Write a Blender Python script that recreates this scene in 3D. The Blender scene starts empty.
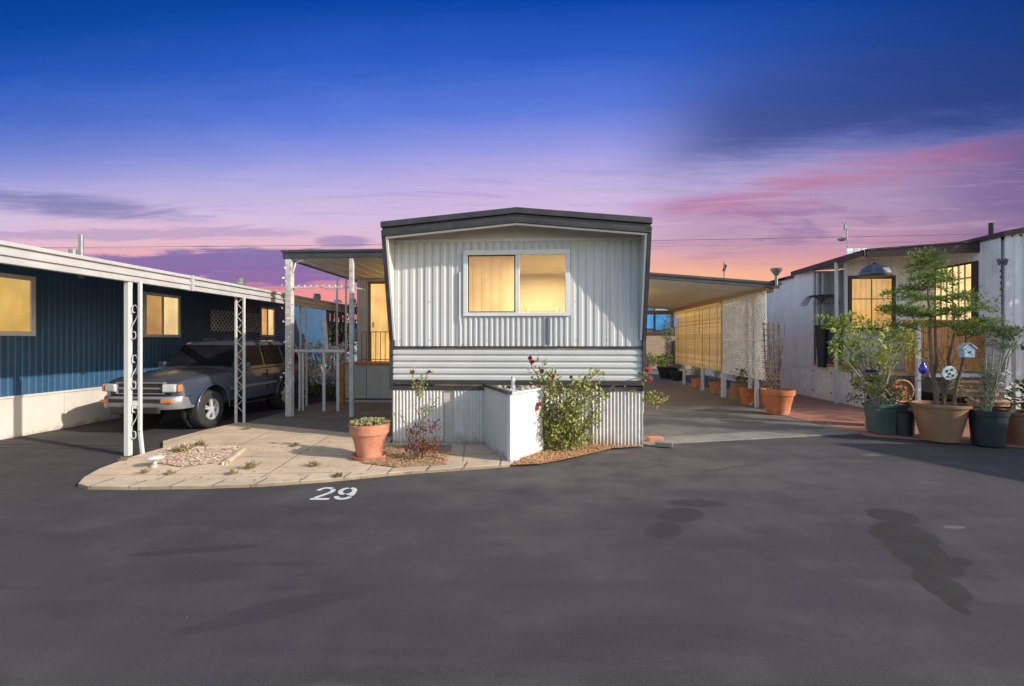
import bpy, math, random
from mathutils import Vector, Matrix
random.seed(11)
R = math.radians
S = bpy.context.scene
COL = S.collection
# ------------------------------------------------------------------ camera
H, F, YAW, HOR = 1.7, 480.0, R(3.5), 341.0
cam = bpy.data.cameras.new('camera'); co = bpy.data.objects.new('camera', cam); COL.objects.link(co)
co.location = (0, 0, H); co.rotation_euler = (R(90), 0, YAW)
cam.sensor_width = 36; cam.lens = 36*F/1024; cam.clip_start = .05; cam.clip_end = 2000
cam.shift_y = (HOR-343)/1024
S.camera = co
S.view_settings.view_transform = 'Standard'; S.view_settings.look = 'None'
S.view_settings.gamma = 1; S.view_settings.use_curve_mapping = False
EXPO = 0.85
S.view_settings.exposure = EXPO

# ------------------------------------------------------------------ node expressions
class E:
    nt = None
    def __init__(s, v): s.v = v
    def _o(s, op, *a):
        n = E.nt.nodes.new('ShaderNodeMath'); n.operation = op
        for i, q in enumerate((s,)+a):
            q = q.v if isinstance(q, E) else q
            if isinstance(q, (int, float)): n.inputs[i].default_value = q
            else: E.nt.links.new(q, n.inputs[i])
        return E(n.outputs[0])
    def __add__(s, o): return s._o('ADD', o)
    __radd__ = __add__
    def __sub__(s, o): return s._o('SUBTRACT', o)
    def __rsub__(s, o): return E(o)._o('SUBTRACT', s)
    def __mul__(s, o): return s._o('MULTIPLY', o)
    __rmul__ = __mul__
    def __truediv__(s, o): return s._o('DIVIDE', o)
    def f(s, op, *a): return s._o(op, *a)
def smooth(x, a, b, lo=0, hi=1):
    n = E.nt.nodes.new('ShaderNodeMapRange'); n.interpolation_type = 'SMOOTHSTEP'
    E.nt.links.new(x.v, n.inputs[0])
    for i, q in enumerate((a, b, lo, hi)): n.inputs[1+i].default_value = q
    return E(n.outputs[0])
def srgb(c):
    return tuple(((v/255)/12.92 if v/255 <= .04045 else ((v/255+.055)/1.055)**2.4) for v in c)
def cmix(f, a, b, mode='MIX'):
    n = E.nt.nodes.new('ShaderNodeMix'); n.data_type = 'RGBA'; n.blend_type = mode; n.clamp_factor = True
    for q, i in ((f, 0), (a, 6), (b, 7)):
        q = q.v if isinstance(q, E) else q
        if isinstance(q, (int, float)): n.inputs[i].default_value = q
        elif isinstance(q, tuple): n.inputs[i].default_value = (*q[:3], 1)
        else: E.nt.links.new(q, n.inputs[i])
    return E(n.outputs[2])
def noise(vec, scale, detail=3, rough=.5, dist=0):
    n = E.nt.nodes.new('ShaderNodeTexNoise'); n.inputs['Scale'].default_value = scale
    n.inputs['Detail'].default_value = detail; n.inputs['Roughness'].default_value = rough
    n.inputs['Distortion'].default_value = dist
    if vec is not None: E.nt.links.new(vec.v, n.inputs['Vector'])
    return E(n.outputs['Fac'])
def xyz(x, y, z):
    n = E.nt.nodes.new('ShaderNodeCombineXYZ')
    for i, q in enumerate((x, y, z)):
        if isinstance(q, E): E.nt.links.new(q.v, n.inputs[i])
        else: n.inputs[i].default_value = q
    return E(n.outputs[0])
def sep(v):
    n = E.nt.nodes.new('ShaderNodeSeparateXYZ'); E.nt.links.new(v.v, n.inputs[0])
    return [E(o) for o in n.outputs]
def ramp(fac, stops):
    n = E.nt.nodes.new('ShaderNodeValToRGB'); E.nt.links.new(fac.v, n.inputs[0])
    cr = n.color_ramp
    while len(cr.elements) < len(stops): cr.elements.new(.5)
    for e, (p, c) in zip(cr.elements, stops): e.position = p; e.color = (*c, 1)
    return E(n.outputs[0])

# ------------------------------------------------------------------ world: dusk sky ahead, bright low-sun sky behind
SUN_EL, SUN_ROT = R(24), R(110.5)
w = bpy.data.worlds.new('World'); S.world = w; w.use_nodes = True
nt = w.node_tree; E.nt = nt; nt.nodes.clear()
out = nt.nodes.new('ShaderNodeOutputWorld'); bg = nt.nodes.new('ShaderNodeBackground')
nis = nt.nodes.new('ShaderNodeTexSky'); nis.sky_type = 'NISHITA'; nis.sun_disc = False
nis.sun_elevation = SUN_EL; nis.sun_rotation = SUN_ROT
tc = nt.nodes.new('ShaderNodeTexCoord'); D = E(tc.outputs['Generated'])
dx, dy, dz = sep(D)
yy = dy.f('MAXIMUM', .12)
p = dx/yy; q = dz/yy
pq = xyz(p, q*2.6, 0.0)
nA = noise(xyz(p*1.1, q*4.0, 3.1), 1.7, 6, .58, .5)
nB = noise(xyz(p*.9, q*6.0, 9.7), 3.2, 8, .62, .6)
nC = noise(xyz(p*.7, q*2.2, 5.5), 1.1, 3, .5)
nD = noise(xyz(p*1.0, q*9.0, 1.5), 5.0, 8, .66, .9)
qq = q + (nA-.5)*.07 + (nC-.5)*.08 + (nD-.5)*.03
base = ramp(qq/.8, [(0, srgb((232,140,126))), (.10, srgb((242,150,146))), (.19, srgb((240,160,162))),
    (.27, srgb((230,188,204))), (.33, srgb((212,190,224))), (.41, srgb((184,176,226))), (.50, srgb((140,150,226))),
    (.60, srgb((94,124,220))), (.73, srgb((46,94,198))), (.88, srgb((12,70,166))), (1, srgb((4,58,142)))])
def blob(cp, cq, sp, sq, slope=0.0):
    a = (p-cp)/sp; b = (q-cq-(p-cp)*slope)/sq
    return ((a*a+b*b)*-1).f('EXPONENT')
# lilac glow above the roof in the centre
base = cmix(blob(-.02, .30, .34, .10)*smooth(nA, .25, .7)*.6, base, srgb((212,180,224)))
# deeper blue to the right and far left
base = cmix(smooth(p, .1, 1.1)*smooth(q, .12, .48)*.68, base, srgb((2,46,108)))
base = cmix(smooth(p, -.4, -1.1)*smooth(q, .25, .5)*.3, base, srgb((10,74,150)))
# orange glow low right of the home
base = cmix(blob(.33, .13, .34, .055)*.85, base, srgb((252,190,150)))
# navy cloud bank whose lower edge climbs to the right
sp_ = q - p*.15 - .262 + (nA-.5)*.16 + (nD-.5)*.10
on = smooth(p + (nC-.5)*.3, .10, .40)
base = cmix(smooth(sp_, -.03, .09)*smooth(sp_, .40, .10)*on*.72, base, srgb((36,58,122)))
# muted mauve under it, pink along the edge
base = cmix(smooth(sp_, .01, -.05)*on*smooth(q, .12, .2)*.6, base, srgb((166,130,168)))
e_ = (sp_+.04)/.035
base = cmix(((e_*e_)*-1).f('EXPONENT')*on*smooth(nB, .35, .65)*.6, base, srgb((196,116,150)))
base = cmix(smooth(sp_, .02, -.03)*smooth(p + (nA-.5)*.5, .55, 1.0)*.75, base, srgb((96,84,140)))
mk = smooth(nB + (nD-.5)*.5, .50, .66)*smooth(q, .13, .2)*smooth(q, .34, .24)*on
base = cmix(mk*.45, base, srgb((128,104,156)))
# purple clouds left
mk = smooth(blob(-.70, .163, .36, .045) + (nB-.5)*1.0 + (nD-.5)*1.0, .38, .62)
base = cmix(mk*.85, base, srgb((112,100,168)))
mk = smooth(blob(-.55, .135, .4, .03) + (nD-.5)*2.2, .45, .75)
base = cmix(mk*.5, base, srgb((150,112,168)))
mk = smooth(blob(-1.05, .30, .34, .035, -.10) + (nA-.5)*.8 + (nD-.5)*1.1, .25, .95)
base = cmix(mk*.6, base, srgb((74,92,156)))
mk = smooth(blob(-.42, .212, .08, .016) + (nD-.5)*1.1, .4, .8)
base = cmix(mk*.6, base, srgb((138,122,180)))
mk = smooth(blob(-.9, .235, .55, .02) + (nD-.5)*1.6, .45, .8)
base = cmix(mk*.4, base, srgb((140,128,182)))
st1 = noise(xyz(p*.8+q*.6, q*14, 21.0), 3.0, 9, .7, 1.2)
base = cmix(smooth(st1, .52, .70)*smooth(q, .10, .18)*smooth(q, .40, .26)*.30, base, srgb((236,200,216)))
base = cmix(smooth(st1, .46, .30)*smooth(q, .10, .18)*smooth(q, .42, .28)*.30, base, srgb((116,106,172)))
# fade to ground haze below the horizon
base = cmix(smooth(q, -.05, 0), srgb((90,80,90)), base)
k = 2**(-EXPO)
lp = cmix(1.0, base, (k, k, k), 'MULTIPLY')
nb = cmix(1.0, E(nis.outputs[0]), (.15, .15, .15), 'MULTIPLY')
fin = cmix(smooth(dy, .26, .52)*smooth(dz, .78, .61), nb, lp)
nt.links.new(fin.v, bg.inputs[0]); bg.inputs[1].default_value = 1.0
nt.links.new(bg.outputs[0], out.inputs[0])

sl = bpy.data.lights.new('sun', 'SUN'); so = bpy.data.objects.new('sun', sl); COL.objects.link(so)
sl.energy = 3.0; sl.angle = R(.6); sl.color = (1, .91, .80)
c = math.cos(SUN_EL)
sdir = Vector((-math.sin(SUN_ROT)*c, -math.cos(SUN_ROT)*c, -math.sin(SUN_EL)))
so.rotation_euler = sdir.to_track_quat('-Z', 'Y').to_euler(); so.location = (20, -8, 12)

# ------------------------------------------------------------------ pixel -> place helpers
def ray(px, py):
    u = (px-512)/F; v = (HOR-py)/F
    return Vector((-math.sin(YAW)+u*math.cos(YAW), math.cos(YAW)+u*math.sin(YAW), v))
def G(px, py, z=0):            # ground point
    d = ray(px, py); t = (z-H)/d.z; return Vector((d.x*t, d.y*t, z))
def AY(px, py, Y):             # point on a plane Y
    d = ray(px, py); t = Y/d.y; return Vector((d.x*t, Y, H+d.z*t))
def AX(px, py, X):
    d = ray(px, py); t = X/d.x; return Vector((X, d.y*t, H+d.z*t))

# ------------------------------------------------------------------ mesh builder
class MB:
    def __init__(s): s.v = []; s.f = []
    def add(s, vs, fs):
        n = len(s.v); s.v += [tuple(x) for x in vs]; s.f += [tuple(i+n for i in f) for f in fs]; return s
    def box(s, x0, x1, y0, y1, z0, z1):
        x0, x1 = sorted((x0, x1)); y0, y1 = sorted((y0, y1)); z0, z1 = sorted((z0, z1))
        return s.add([(x0,y0,z0),(x1,y0,z0),(x1,y1,z0),(x0,y1,z0),(x0,y0,z1),(x1,y0,z1),(x1,y1,z1),(x0,y1,z1)],
            [(0,3,2,1),(4,5,6,7),(0,1,5,4),(1,2,6,5),(2,3,7,6),(3,0,4,7)])
    def obox(s, c, sz, rx=0, ry=0, rz=0):
        m = Matrix.Translation(c) @ Matrix.Rotation(rz,4,'Z') @ Matrix.Rotation(ry,4,'Y') @ Matrix.Rotation(rx,4,'X')
        t = MB().box(-sz[0]/2, sz[0]/2, -sz[1]/2, sz[1]/2, -sz[2]/2, sz[2]/2)
        return s.add([m @ Vector(v) for v in t.v], t.f)
    def bar(s, a, b, w, d=None):           # square bar from a to b
        d = d or w; a = Vector(a); b = Vector(b); n = (b-a).normalized()
        up = Vector((0,0,1)) if abs(n.z) < .9 else Vector((0,1,0))
        x = n.cross(up).normalized(); y = n.cross(x).normalized()
        vs = [q + x*i*w/2 + y*j*d/2 for q in (a, b) for i, j in ((-1,-1),(1,-1),(1,1),(-1,1))]
        return s.add(vs, [(0,1,2,3),(7,6,5,4),(0,4,5,1),(1,5,6,2),(2,6,7,3),(3,7,4,0)])
    def tube(s, pts, r, n=6, cap=True):
        pts = [Vector(q) for q in pts]; m = len(pts)
        rr = r if isinstance(r, (list, tuple)) else [r]*m
        vs = []; px = None
        for i, q in enumerate(pts):
            t = (pts[min(i+1, m-1)]-pts[max(i-1, 0)])
            t = t.normalized() if t.length > 1e-9 else Vector((0,0,1))
            if px is None:
                up = Vector((0,0,1)) if abs(t.z) < .9 else Vector((1,0,0)); px = t.cross(up).normalized()
            else:
                px = (px - t*px.dot(t)); px = px.normalized() if px.length > 1e-6 else t.orthogonal().normalized()
            py = t.cross(px)
            for k in range(n):
                a = 2*math.pi*k/n; vs.append(q + (px*math.cos(a)+py*math.sin(a))*rr[i])
        fs = [(i*n+k, i*n+(k+1)%n, (i+1)*n+(k+1)%n, (i+1)*n+k) for i in range(m-1) for k in range(n)]
        if cap: fs += [tuple(range(n-1,-1,-1)), tuple((m-1)*n+k for k in range(n))]
        return s.add(vs, fs)
    def lathe(s, prof, c=(0,0,0), n=28, wob=0.0):
        vs = []; m = len(prof)
        for i, (r, z) in enumerate(prof):
            for k in range(n):
                a = 2*math.pi*k/n; rr = r*(1+wob*math.sin(3*a+z*5))
                vs.append((c[0]+rr*math.cos(a), c[1]+rr*math.sin(a), c[2]+z))
        fs = [(i*n+k, i*n+(k+1)%n, (i+1)*n+(k+1)%n, (i+1)*n+k) for i in range(m-1) for k in range(n)]
        fs += [tuple(range(n-1,-1,-1)), tuple((m-1)*n+k for k in range(n))]
        return s.add(vs, fs)
    def prism(s, poly, a0, a1, axis='z'):
        n = len(poly)
        def mk(u, v, w):
            return {'z': (u, v, w), 'y': (u, w, v), 'x': (w, u, v)}[axis]
        vs = [mk(u, v, a0) for u, v in poly]+[mk(u, v, a1) for u, v in poly]
        fs = [tuple(range(n-1,-1,-1)), tuple(range(n, 2*n))]+[(i, (i+1)%n, n+(i+1)%n, n+i) for i in range(n)]
        return s.add(vs, fs)
    def leaf(s, c, d, n, L, W, fold=.25):
        c = Vector(c); d = Vector(d).normalized(); n = Vector(n)
        x = d.cross(n); x = x.normalized() if x.length > 1e-6 else d.orthogonal().normalized()
        n = x.cross(d)
        return s.add([c, c+d*L*.5+x*W*.5+n*W*fold, c+d*L, c+d*L*.5-x*W*.5+n*W*fold, c+d*L*.5], [(0,1,4),(1,2,4),(2,3,4),(3,0,4)])
    def build(s, name, mat, parent=None, smooth_=False, bevel=0, local=False):
        me = bpy.data.meshes.new(name)
        vs = s.v
        if parent is not None and not local:
            r = parent
            while r.parent: r = r.parent
            m = (Matrix.Translation(r.location) @ r.rotation_euler.to_matrix().to_4x4()).inverted()
            vs = [m @ Vector(v) for v in vs]
        me.from_pydata([tuple(v) for v in vs], [], s.f); me.update()
        import bmesh
        b = bmesh.new(); b.from_mesh(me); bmesh.ops.recalc_face_normals(b, faces=b.faces); b.to_mesh(me); b.free()
        me.materials.append(mat)
        if smooth_:
            for pl in me.polygons: pl.use_smooth = True
            if smooth_ is not True: me.set_sharp_from_angle(angle=R(smooth_))
        o = bpy.data.objects.new(name, me); COL.objects.link(o); o.parent = parent
        if bevel:
            b = o.modifiers.new('bevel', 'BEVEL'); b.width = bevel; b.segments = 2; b.limit_method = 'ANGLE'
        return o
def tag(o, label=None, cat=None, group=None, kind=None):
    if label: o['label'] = label
    if cat: o['category'] = cat
    if group: o['group'] = group
    if kind: o['kind'] = kind
    return o
def empty(name, loc, label, cat, rz=0, group=None):
    o = bpy.data.objects.new(name, None); COL.objects.link(o); o.location = loc; o.rotation_euler = (0,0,rz)
    o.empty_display_size = .2
    return tag(o, label, cat, group)
def kids(o): return [c for c in bpy.data.objects if c.parent == o]
def copy_tree(o, loc=None, rz=None, label=None, parent=None, scale=None):
    c = o.copy(); COL.objects.link(c); c.parent = parent
    if loc is not None: c.location = loc
    if rz is not None: c.rotation_euler = (0,0,rz)
    if scale is not None: c.scale = (scale,)*3
    if label: c['label'] = label
    for ch in kids(o): copy_tree(ch, parent=c)
    return c
def rnd(a, b): return random.uniform(a, b)

# ------------------------------------------------------------------ materials
def mat(name, col, rough=.6, var=.12, scale=6, bump=0, bscale=60, metal=0, dirt=None, dirt_amt=0, streak=False,
        spec=.5, emit=None, estr=0, coat=0, island=0, trans=0, alt=None, stretch=(1,1,1), splash=None):
    m = bpy.data.materials.new(name); m.use_nodes = True; t = m.node_tree; E.nt = t
    b = t.nodes['Principled BSDF']
    tcn = t.nodes.new('ShaderNodeTexCoord'); V0 = E(tcn.outputs['Object'])
    vx, vy, vz = sep(V0)
    V = xyz(vx*stretch[0], vy*stretch[1], vz*stretch[2])
    n1 = noise(V, scale, 5, .6)
    lo = tuple(max(0, v*(1-var)) for v in col); hi = tuple(min(1, v*(1+var)) for v in col)
    cc = cmix(smooth(n1, .3, .7), lo, hi)
    if island:
        g = t.nodes.new('ShaderNodeNewGeometry'); ri = E(g.outputs['Random Per Island'])
        a = alt or tuple(v*1.8 for v in col)
        cc = cmix(ri*island, cc, a)
    if dirt:
        vec = xyz(vx*7, vy*7, vz*.7) if streak else V0
        nd = noise(vec, 1.6 if streak else 2.2, 6, .65)
        nd2 = noise(V0, 11, 4, .6)
        cc = cmix(smooth(nd + (nd2-.5)*.35, .62-.25*dirt_amt, .8)*dirt_amt, cc, dirt)
    if splash:
        g_ = vz + (noise(V0, 5, 5, .7)-.5)*.55
        cc = cmix(smooth(g_, splash, -.05)*.75, cc, (.30,.20,.12))
        cc = cmix(smooth(noise(xyz(vx*14, vy*14, vz*.5), 1.5, 5, .7), .58, .72)*.35, cc, (.33,.26,.19))
    t.links.new(cc.v, b.inputs['Base Color'])
    rn = n1*.2 + (rough-.1); t.links.new(rn.v, b.inputs['Roughness'])
    b.inputs['Metallic'].default_value = metal; b.inputs['Specular IOR Level'].default_value = spec
    b.inputs['Coat Weight'].default_value = coat; b.inputs['Coat Roughness'].default_value = .06
    if emit: b.inputs['Emission Color'].default_value = (*emit, 1); b.inputs['Emission Strength'].default_value = estr
    if bump:
        bn = t.nodes.new('ShaderNodeBump'); bn.inputs['Strength'].default_value = bump; bn.inputs['Distance'].default_value = .01
        t.links.new(noise(V0, bscale, 4, .65).v, bn.inputs['Height']); t.links.new(bn.outputs[0], b.inputs['Normal'])
    if trans:
        tr = t.nodes.new('ShaderNodeBsdfTranslucent'); t.links.new(cc.v, tr.inputs[0])
        mx = t.nodes.new('ShaderNodeMixShader'); mx.inputs[0].default_value = trans
        t.links.new(b.outputs[0], mx.inputs[1]); t.links.new(tr.outputs[0], mx.inputs[2])
        t.links.new(mx.outputs[0], t.nodes['Material Output'].inputs[0])
    return m
WHITE = mat('white_painted_metal', (.50,.50,.485), .5, .04, 2, .05, 30, dirt=(.38,.35,.30), dirt_amt=.18, streak=True)
GUT = mat('gutter_paint', (.37,.365,.36), .55, .08, 3, .05, 30, dirt=(.25,.22,.18), dirt_amt=.4)
WHITE2 = mat('skirt_white', (.60,.57,.52), .55, .08, 3, .08, 40, splash=.22, dirt=(.36,.27,.18), dirt_amt=.45, streak=True)
PLANTW = mat('planter_white', (.58,.565,.55), .6, .04, 2, .1, 25, splash=.14, dirt=(.46,.41,.35), dirt_amt=.2)
CREAM = mat('frame_white', (.62,.62,.60), .5, .05, 5, dirt=(.35,.31,.26), dirt_amt=.25)
DARK = mat('charcoal_trim', (.035,.033,.035), .5, .2, 4, .05, dirt=(.12,.11,.10), dirt_amt=.3, streak=True)
ROOFG = mat('grey_roof', (.22,.22,.22), .7, .15, 3)
SOFF = mat('soffit_paint', (.60,.57,.50), .6, .06, 3)
GREYW = mat('weathered_post', (.52,.50,.46), .7, .2, 9, .3, 30, dirt=(.16,.11,.07), dirt_amt=.8)
RAIL = mat('rail_white', (.6,.6,.58), .55, .08, 6, dirt=(.25,.2,.15), dirt_amt=.4)
TANP = mat('grey_beige_panel', (.50,.46,.40), .7, .1, 3, .1, dirt=(.2,.17,.14), dirt_amt=.4, streak=True)
BLUE = mat('blue_siding', (.026,.080,.160), .45, .15, 1.2, .08, 30, dirt=(.03,.08,.13), dirt_amt=.3)
LBLUE = mat('pale_blue_panel', (.42,.56,.64), .6, .1, 4)
SKIRT = mat('cream_skirt', (.54,.505,.46), .6, .06, 2, .1, 30, splash=.12, dirt=(.4,.34,.27), dirt_amt=.35)
PEEL = mat('right_home_white', (.66,.67,.69), .55, .06, 2, .05, dirt=(.32,.29,.28), dirt_amt=.55, streak=True)
BROWN = mat('brown_fascia', (.045,.024,.021), .6, .25, 6, .2)
WOOD = mat('orange_stained_wood', (.46,.20,.06), .6, .3, 5, .3, 40, stretch=(6,6,.6))
WOODG = mat('weathered_step_wood', (.42,.27,.16), .7, .25, 6, .3, 40, stretch=(1,6,6))
TWIG = mat('bark', (.16,.11,.075), .8, .3, 20, .4, 60)
TWIGG = mat('pale_bark', (.27,.25,.20), .8, .3, 20, .4, 60)
IRON = mat('black_iron', (.02,.02,.022), .45, .2, 20)
BRASS = mat('rusty_iron', (.20,.12,.06), .6, .3, 20)
TERRA = mat('terracotta', (.47,.19,.11), .75, .12, 7, .2, 50, dirt=(.62,.42,.32), dirt_amt=.35)
TERRA2 = mat('orange_terracotta', (.46,.14,.045), .7, .14, 7, .2, 50, dirt=(.66,.45,.32), dirt_amt=.55)
TANPOT = mat('sand_coloured_clay', (.27,.145,.075), .7, .16, 3, .25, 40, dirt=(.20,.11,.06), dirt_amt=.6)
GREENP = mat('green_plastic', (.055,.088,.082), .45, .12, 5)
BLACKP = mat('black_plastic', (.018,.022,.03), .4, .2, 5)
SOIL = mat('soil', (.07,.05,.035), .9, .3, 20, .8, 60)
STEEL = mat('galvanised_steel', (.22,.22,.22), .5, .15, 8, metal=.7)
def leafm(n, c, alt, tr=.3): return mat(n, c, .5, .2, 5, island=1, alt=alt, trans=tr, spec=.35)
LF_ROSE = leafm('rose_leaf', (.12,.15,.03), (.50,.50,.14))
LF_RED = leafm('red_leaf', (.14,.03,.022), (.22,.08,.04))
LF_PINE = leafm('frond_green', (.05,.12,.02), (.24,.32,.05))
LF_JADE = leafm('jade_leaf', (.07,.14,.03), (.22,.20,.05), .1)
LF_YEL = leafm('lime_leaf', (.13,.22,.03), (.45,.48,.12))
LF_DARK = leafm('dark_leaf', (.03,.07,.02), (.09,.14,.04))
LF_OLIVE = leafm('olive_leaf', (.09,.13,.06), (.20,.24,.12))
LF_SUCC = leafm('succulent', (.22,.24,.09), (.52,.46,.22), .1)
LF_DRY = leafm('dry_weed', (.16,.15,.06), (.33,.24,.12), .1)
LF_PALE = leafm('pale_flower_leaf', (.62,.63,.60), (.86,.85,.82), .25)
FL_RED = mat('rose_red', (.42,.03,.05), .6, .3, 40, trans=.2)
FL_DRIED = mat('faded_rose', (.30,.09,.07), .7, .3, 40)
FL_ORANGE = mat('rose_orange', (.62,.22,.14), .6, .3, 30, trans=.2)
FL_PINK = mat('pink_flower', (.6,.25,.35), .6, .2, 30, trans=.2)
FL_YEL = mat('yellow_white_flower', (.80,.76,.30), .6, .1, 30, trans=.3)

def glow(name, col, strength, lines=0, vert=0, band=None):
    """lit window: an interior/curtain that gives off light behind a glossy pane surface"""
    m = bpy.data.materials.new(name); m.use_nodes = True; t = m.node_tree; E.nt = t
    b = t.nodes['Principled BSDF']; tcn = t.nodes.new('ShaderNodeTexCoord'); V = E(tcn.outputs['Object']); x, y, z = sep(V)
    n1 = noise(V, 1.3, 3, .5); f = smooth(n1, .25, .75, .72, 1.12)*smooth(noise(xyz(x*3+y*3, z*.8, 0.0), 2.0, 4, .6, .4), .3, .7, .88, 1.06)
    if lines: f = f*((z*lines).f('SINE')*.07+.95)
    if vert: f = f*(((x+y)*vert+ noise(V, 2, 2)*3).f('SINE')*.12+.92)
    cc = cmix(smooth(noise(V, 2.3, 3, .6), .35, .7), col, tuple(v*w_ for v, w_ in zip(col, (1.05, .88, .72))))
    b.inputs['Base Color'].default_value = (*[v*.25 for v in col], 1); b.inputs['Roughness'].default_value = .12
    t.links.new(cc.v, b.inputs['Emission Color']); t.links.new((f*(strength*2**(.6-EXPO))).v, b.inputs['Emission Strength'])
    return m
GLOW_A = glow('lit_curtain_amber', srgb((222,172,108)), .55, vert=9)
GLOW_B = glow('lit_room_yellow', srgb((250,222,162)), .66)
GLOW_BL = glow('lit_blinds', srgb((226,190,110)), .58, lines=150)
GLOW_C = glow('lit_curtain_gold', srgb((232,180,104)), .58, vert=45)
GLOW_D = glow('lit_door_glass', srgb((250,205,128)), .66)
GLASSD = mat('dark_car_glass', (.010,.011,.014), .24, .3, 2, spec=.08)
GLASSB = mat('dark_window', (.02,.03,.04), .15, .3, 2)

# ---- ground materials
def asphalt():
    m = bpy.data.materials.new('asphalt'); m.use_nodes = True; t = m.node_tree; E.nt = t
    b = t.nodes['Principled BSDF']; tcn = t.nodes.new('ShaderNodeTexCoord'); V = E(tcn.outputs['Object']); x, y, z = sep(V)
    big = noise(V, .35, 4, .55, .4); mid = noise(V, 1.6, 5, .6); fine = noise(V, 90, 3, .7); sp = noise(V, 220, 2, .5)
    str_ = noise(xyz(x*.45, y*2.2, 0.0), 1.3, 5, .6, .6)
    c = cmix(smooth(big, .3, .7), (.047,.042,.044), (.066,.059,.060))
    c = cmix(smooth(mid, .42, .72)*.5, c, (.098,.090,.084))
    c = cmix(smooth(str_, .48, .66)*.6, c, (.038,.034,.037))
    c = cmix(smooth(fine, .3, .8)*.35, c, (.040,.037,.042))
    c = cmix(smooth(sp, .62, .72)*.7, c, (.26,.24,.22))
    c = cmix(smooth(noise(V, 45, 3, .7), .60, .68)*.35, c, (.032,.030,.034))
    # lighter, warmer zone in front of the kerb
    a = ((x-.6)/3.2); bb = ((y-6.6)/1.5); g = ((a*a+bb*bb)*-1).f('EXPONENT')
    c = cmix(g*smooth(mid, .25, .6)*.6, c, (.145,.130,.113))
    # pale scuffs
    sc = smooth(noise(xyz(x*1.2, y*3, 4.0), 2.3, 5, .7, .5), .66, .76)*smooth(noise(V, .6, 2), .42, .62)
    c = cmix(sc*.7, c, (.20,.19,.175))
    sc2 = smooth(noise(xyz(x*2.0, y*6.0, 7.0), 3.1, 6, .75, .8), .70, .78)
    c = cmix(sc2*.5, c, (.17,.16,.15))
    tr_ = smooth(noise(xyz(x*.12+y*.05, y*1.6, 2.0), 2.0, 4, .6, .3), .45, .7)
    c = cmix(tr_*.35, c, (.045,.041,.047))
    # oil stains
    def stain(P, rx, ry, ang, amt, col):
        nonlocal c
        ux = (x-P.x)*math.cos(ang)+(y-P.y)*math.sin(ang); uy = (y-P.y)*math.cos(ang)-(x-P.x)*math.sin(ang)
        r = ((ux/rx)*(ux/rx)+(uy/ry)*(uy/ry)) + (noise(V, 2.2, 5, .6)-.5)*2.0
        c = cmix(smooth(r, 1.1, .75)*amt, c, col)
    OC = (.026,.023,.018)
    def ell(P, rx, ry, ang):
        ux = (x-P.x)*math.cos(ang)+(y-P.y)*math.sin(ang); uy = (y-P.y)*math.cos(ang)-(x-P.x)*math.sin(ang)
        return (ux/rx)*(ux/rx)+(uy/ry)*(uy/ry)
    edge = (noise(V, 7, 5, .65)-.5)*1.1 + (noise(V, 2.4, 3, .5)-.5)*.9
    def union(ells, amt, col, soft=.22):
        nonlocal c
        r = ells[0]
        for e in ells[1:]: r = r.f('MINIMUM', e)
        c = cmix(smooth(r+edge, 1.05+soft, 1.05-soft)*smooth(noise(V, 3, 4), .15, .6, .7, 1)*amt, c, col)
    union([ell(G(893,516), .22, .20, .3), ell(G(905,535), .34, .24, 1.0), ell(G(922,556), .36, .21, 1.2), ell(G(940,585), .26, .13, 1.3), ell(G(953,603), .16, .05, 1.35), ell(G(958,562), .13, .07, .4)], .78, OC, .18)
    union([ell(G(695,503), .30, .12, .05), ell(G(680,515), .26, .16, .6), ell(G(664,530), .22, .14, .9)], .8, (.034,.031,.028), .35)
    union([ell(G(250,618), .40, .07, .45), ell(G(300,603), .42, .09, .4)], .5, (.034,.031,.033), .45)
    union([ell(G(200,550), .5, .06, .25)], .6, (.032,.028,.031), .4)
    union([ell(G(955,527), .10, .04, .1)], .5, (.2,.19,.18)); union([ell(G(872,455), .14, .05, .1)], .5, (.2,.19,.18)); union([ell(G(612,452), .26, .10, .1)], .5, (.17,.155,.14), .4)
    # crack lines
    vo = t.nodes.new('ShaderNodeTexVoronoi'); vo.feature = 'DISTANCE_TO_EDGE'; vo.inputs['Scale'].default_value = .35
    dv = t.nodes.new('ShaderNodeVectorMath'); dv.operation = 'ADD'
    t.links.new(V.v, dv.inputs[0]); nn = noise(V, 2, 5, .7); t.links.new(xyz(nn*.9, nn*.7, 0.0).v, dv.inputs[1]); t.links.new(dv.outputs[0], vo.inputs['Vector'])
    cr = smooth(E(vo.outputs[0]), .006, .002)*smooth(noise(V, .5, 2), .5, .6)
    c = cmix(cr*.45, c, (.022,.02,.022))
    t.links.new(c.v, b.inputs['Base Color'])
    t.links.new((fine*.25+.68).v, b.inputs['Roughness']); b.inputs['Specular IOR Level'].default_value = .3
    bn = t.nodes.new('ShaderNodeBump'); bn.inputs['Strength'].default_value = .55; bn.inputs['Distance'].default_value = .006
    t.links.new((fine*.7+sp*.5+mid*1.2).v, bn.inputs['Height']); t.links.new(bn.outputs[0], b.inputs['Normal'])
    return m
ASPH = asphalt()
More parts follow.
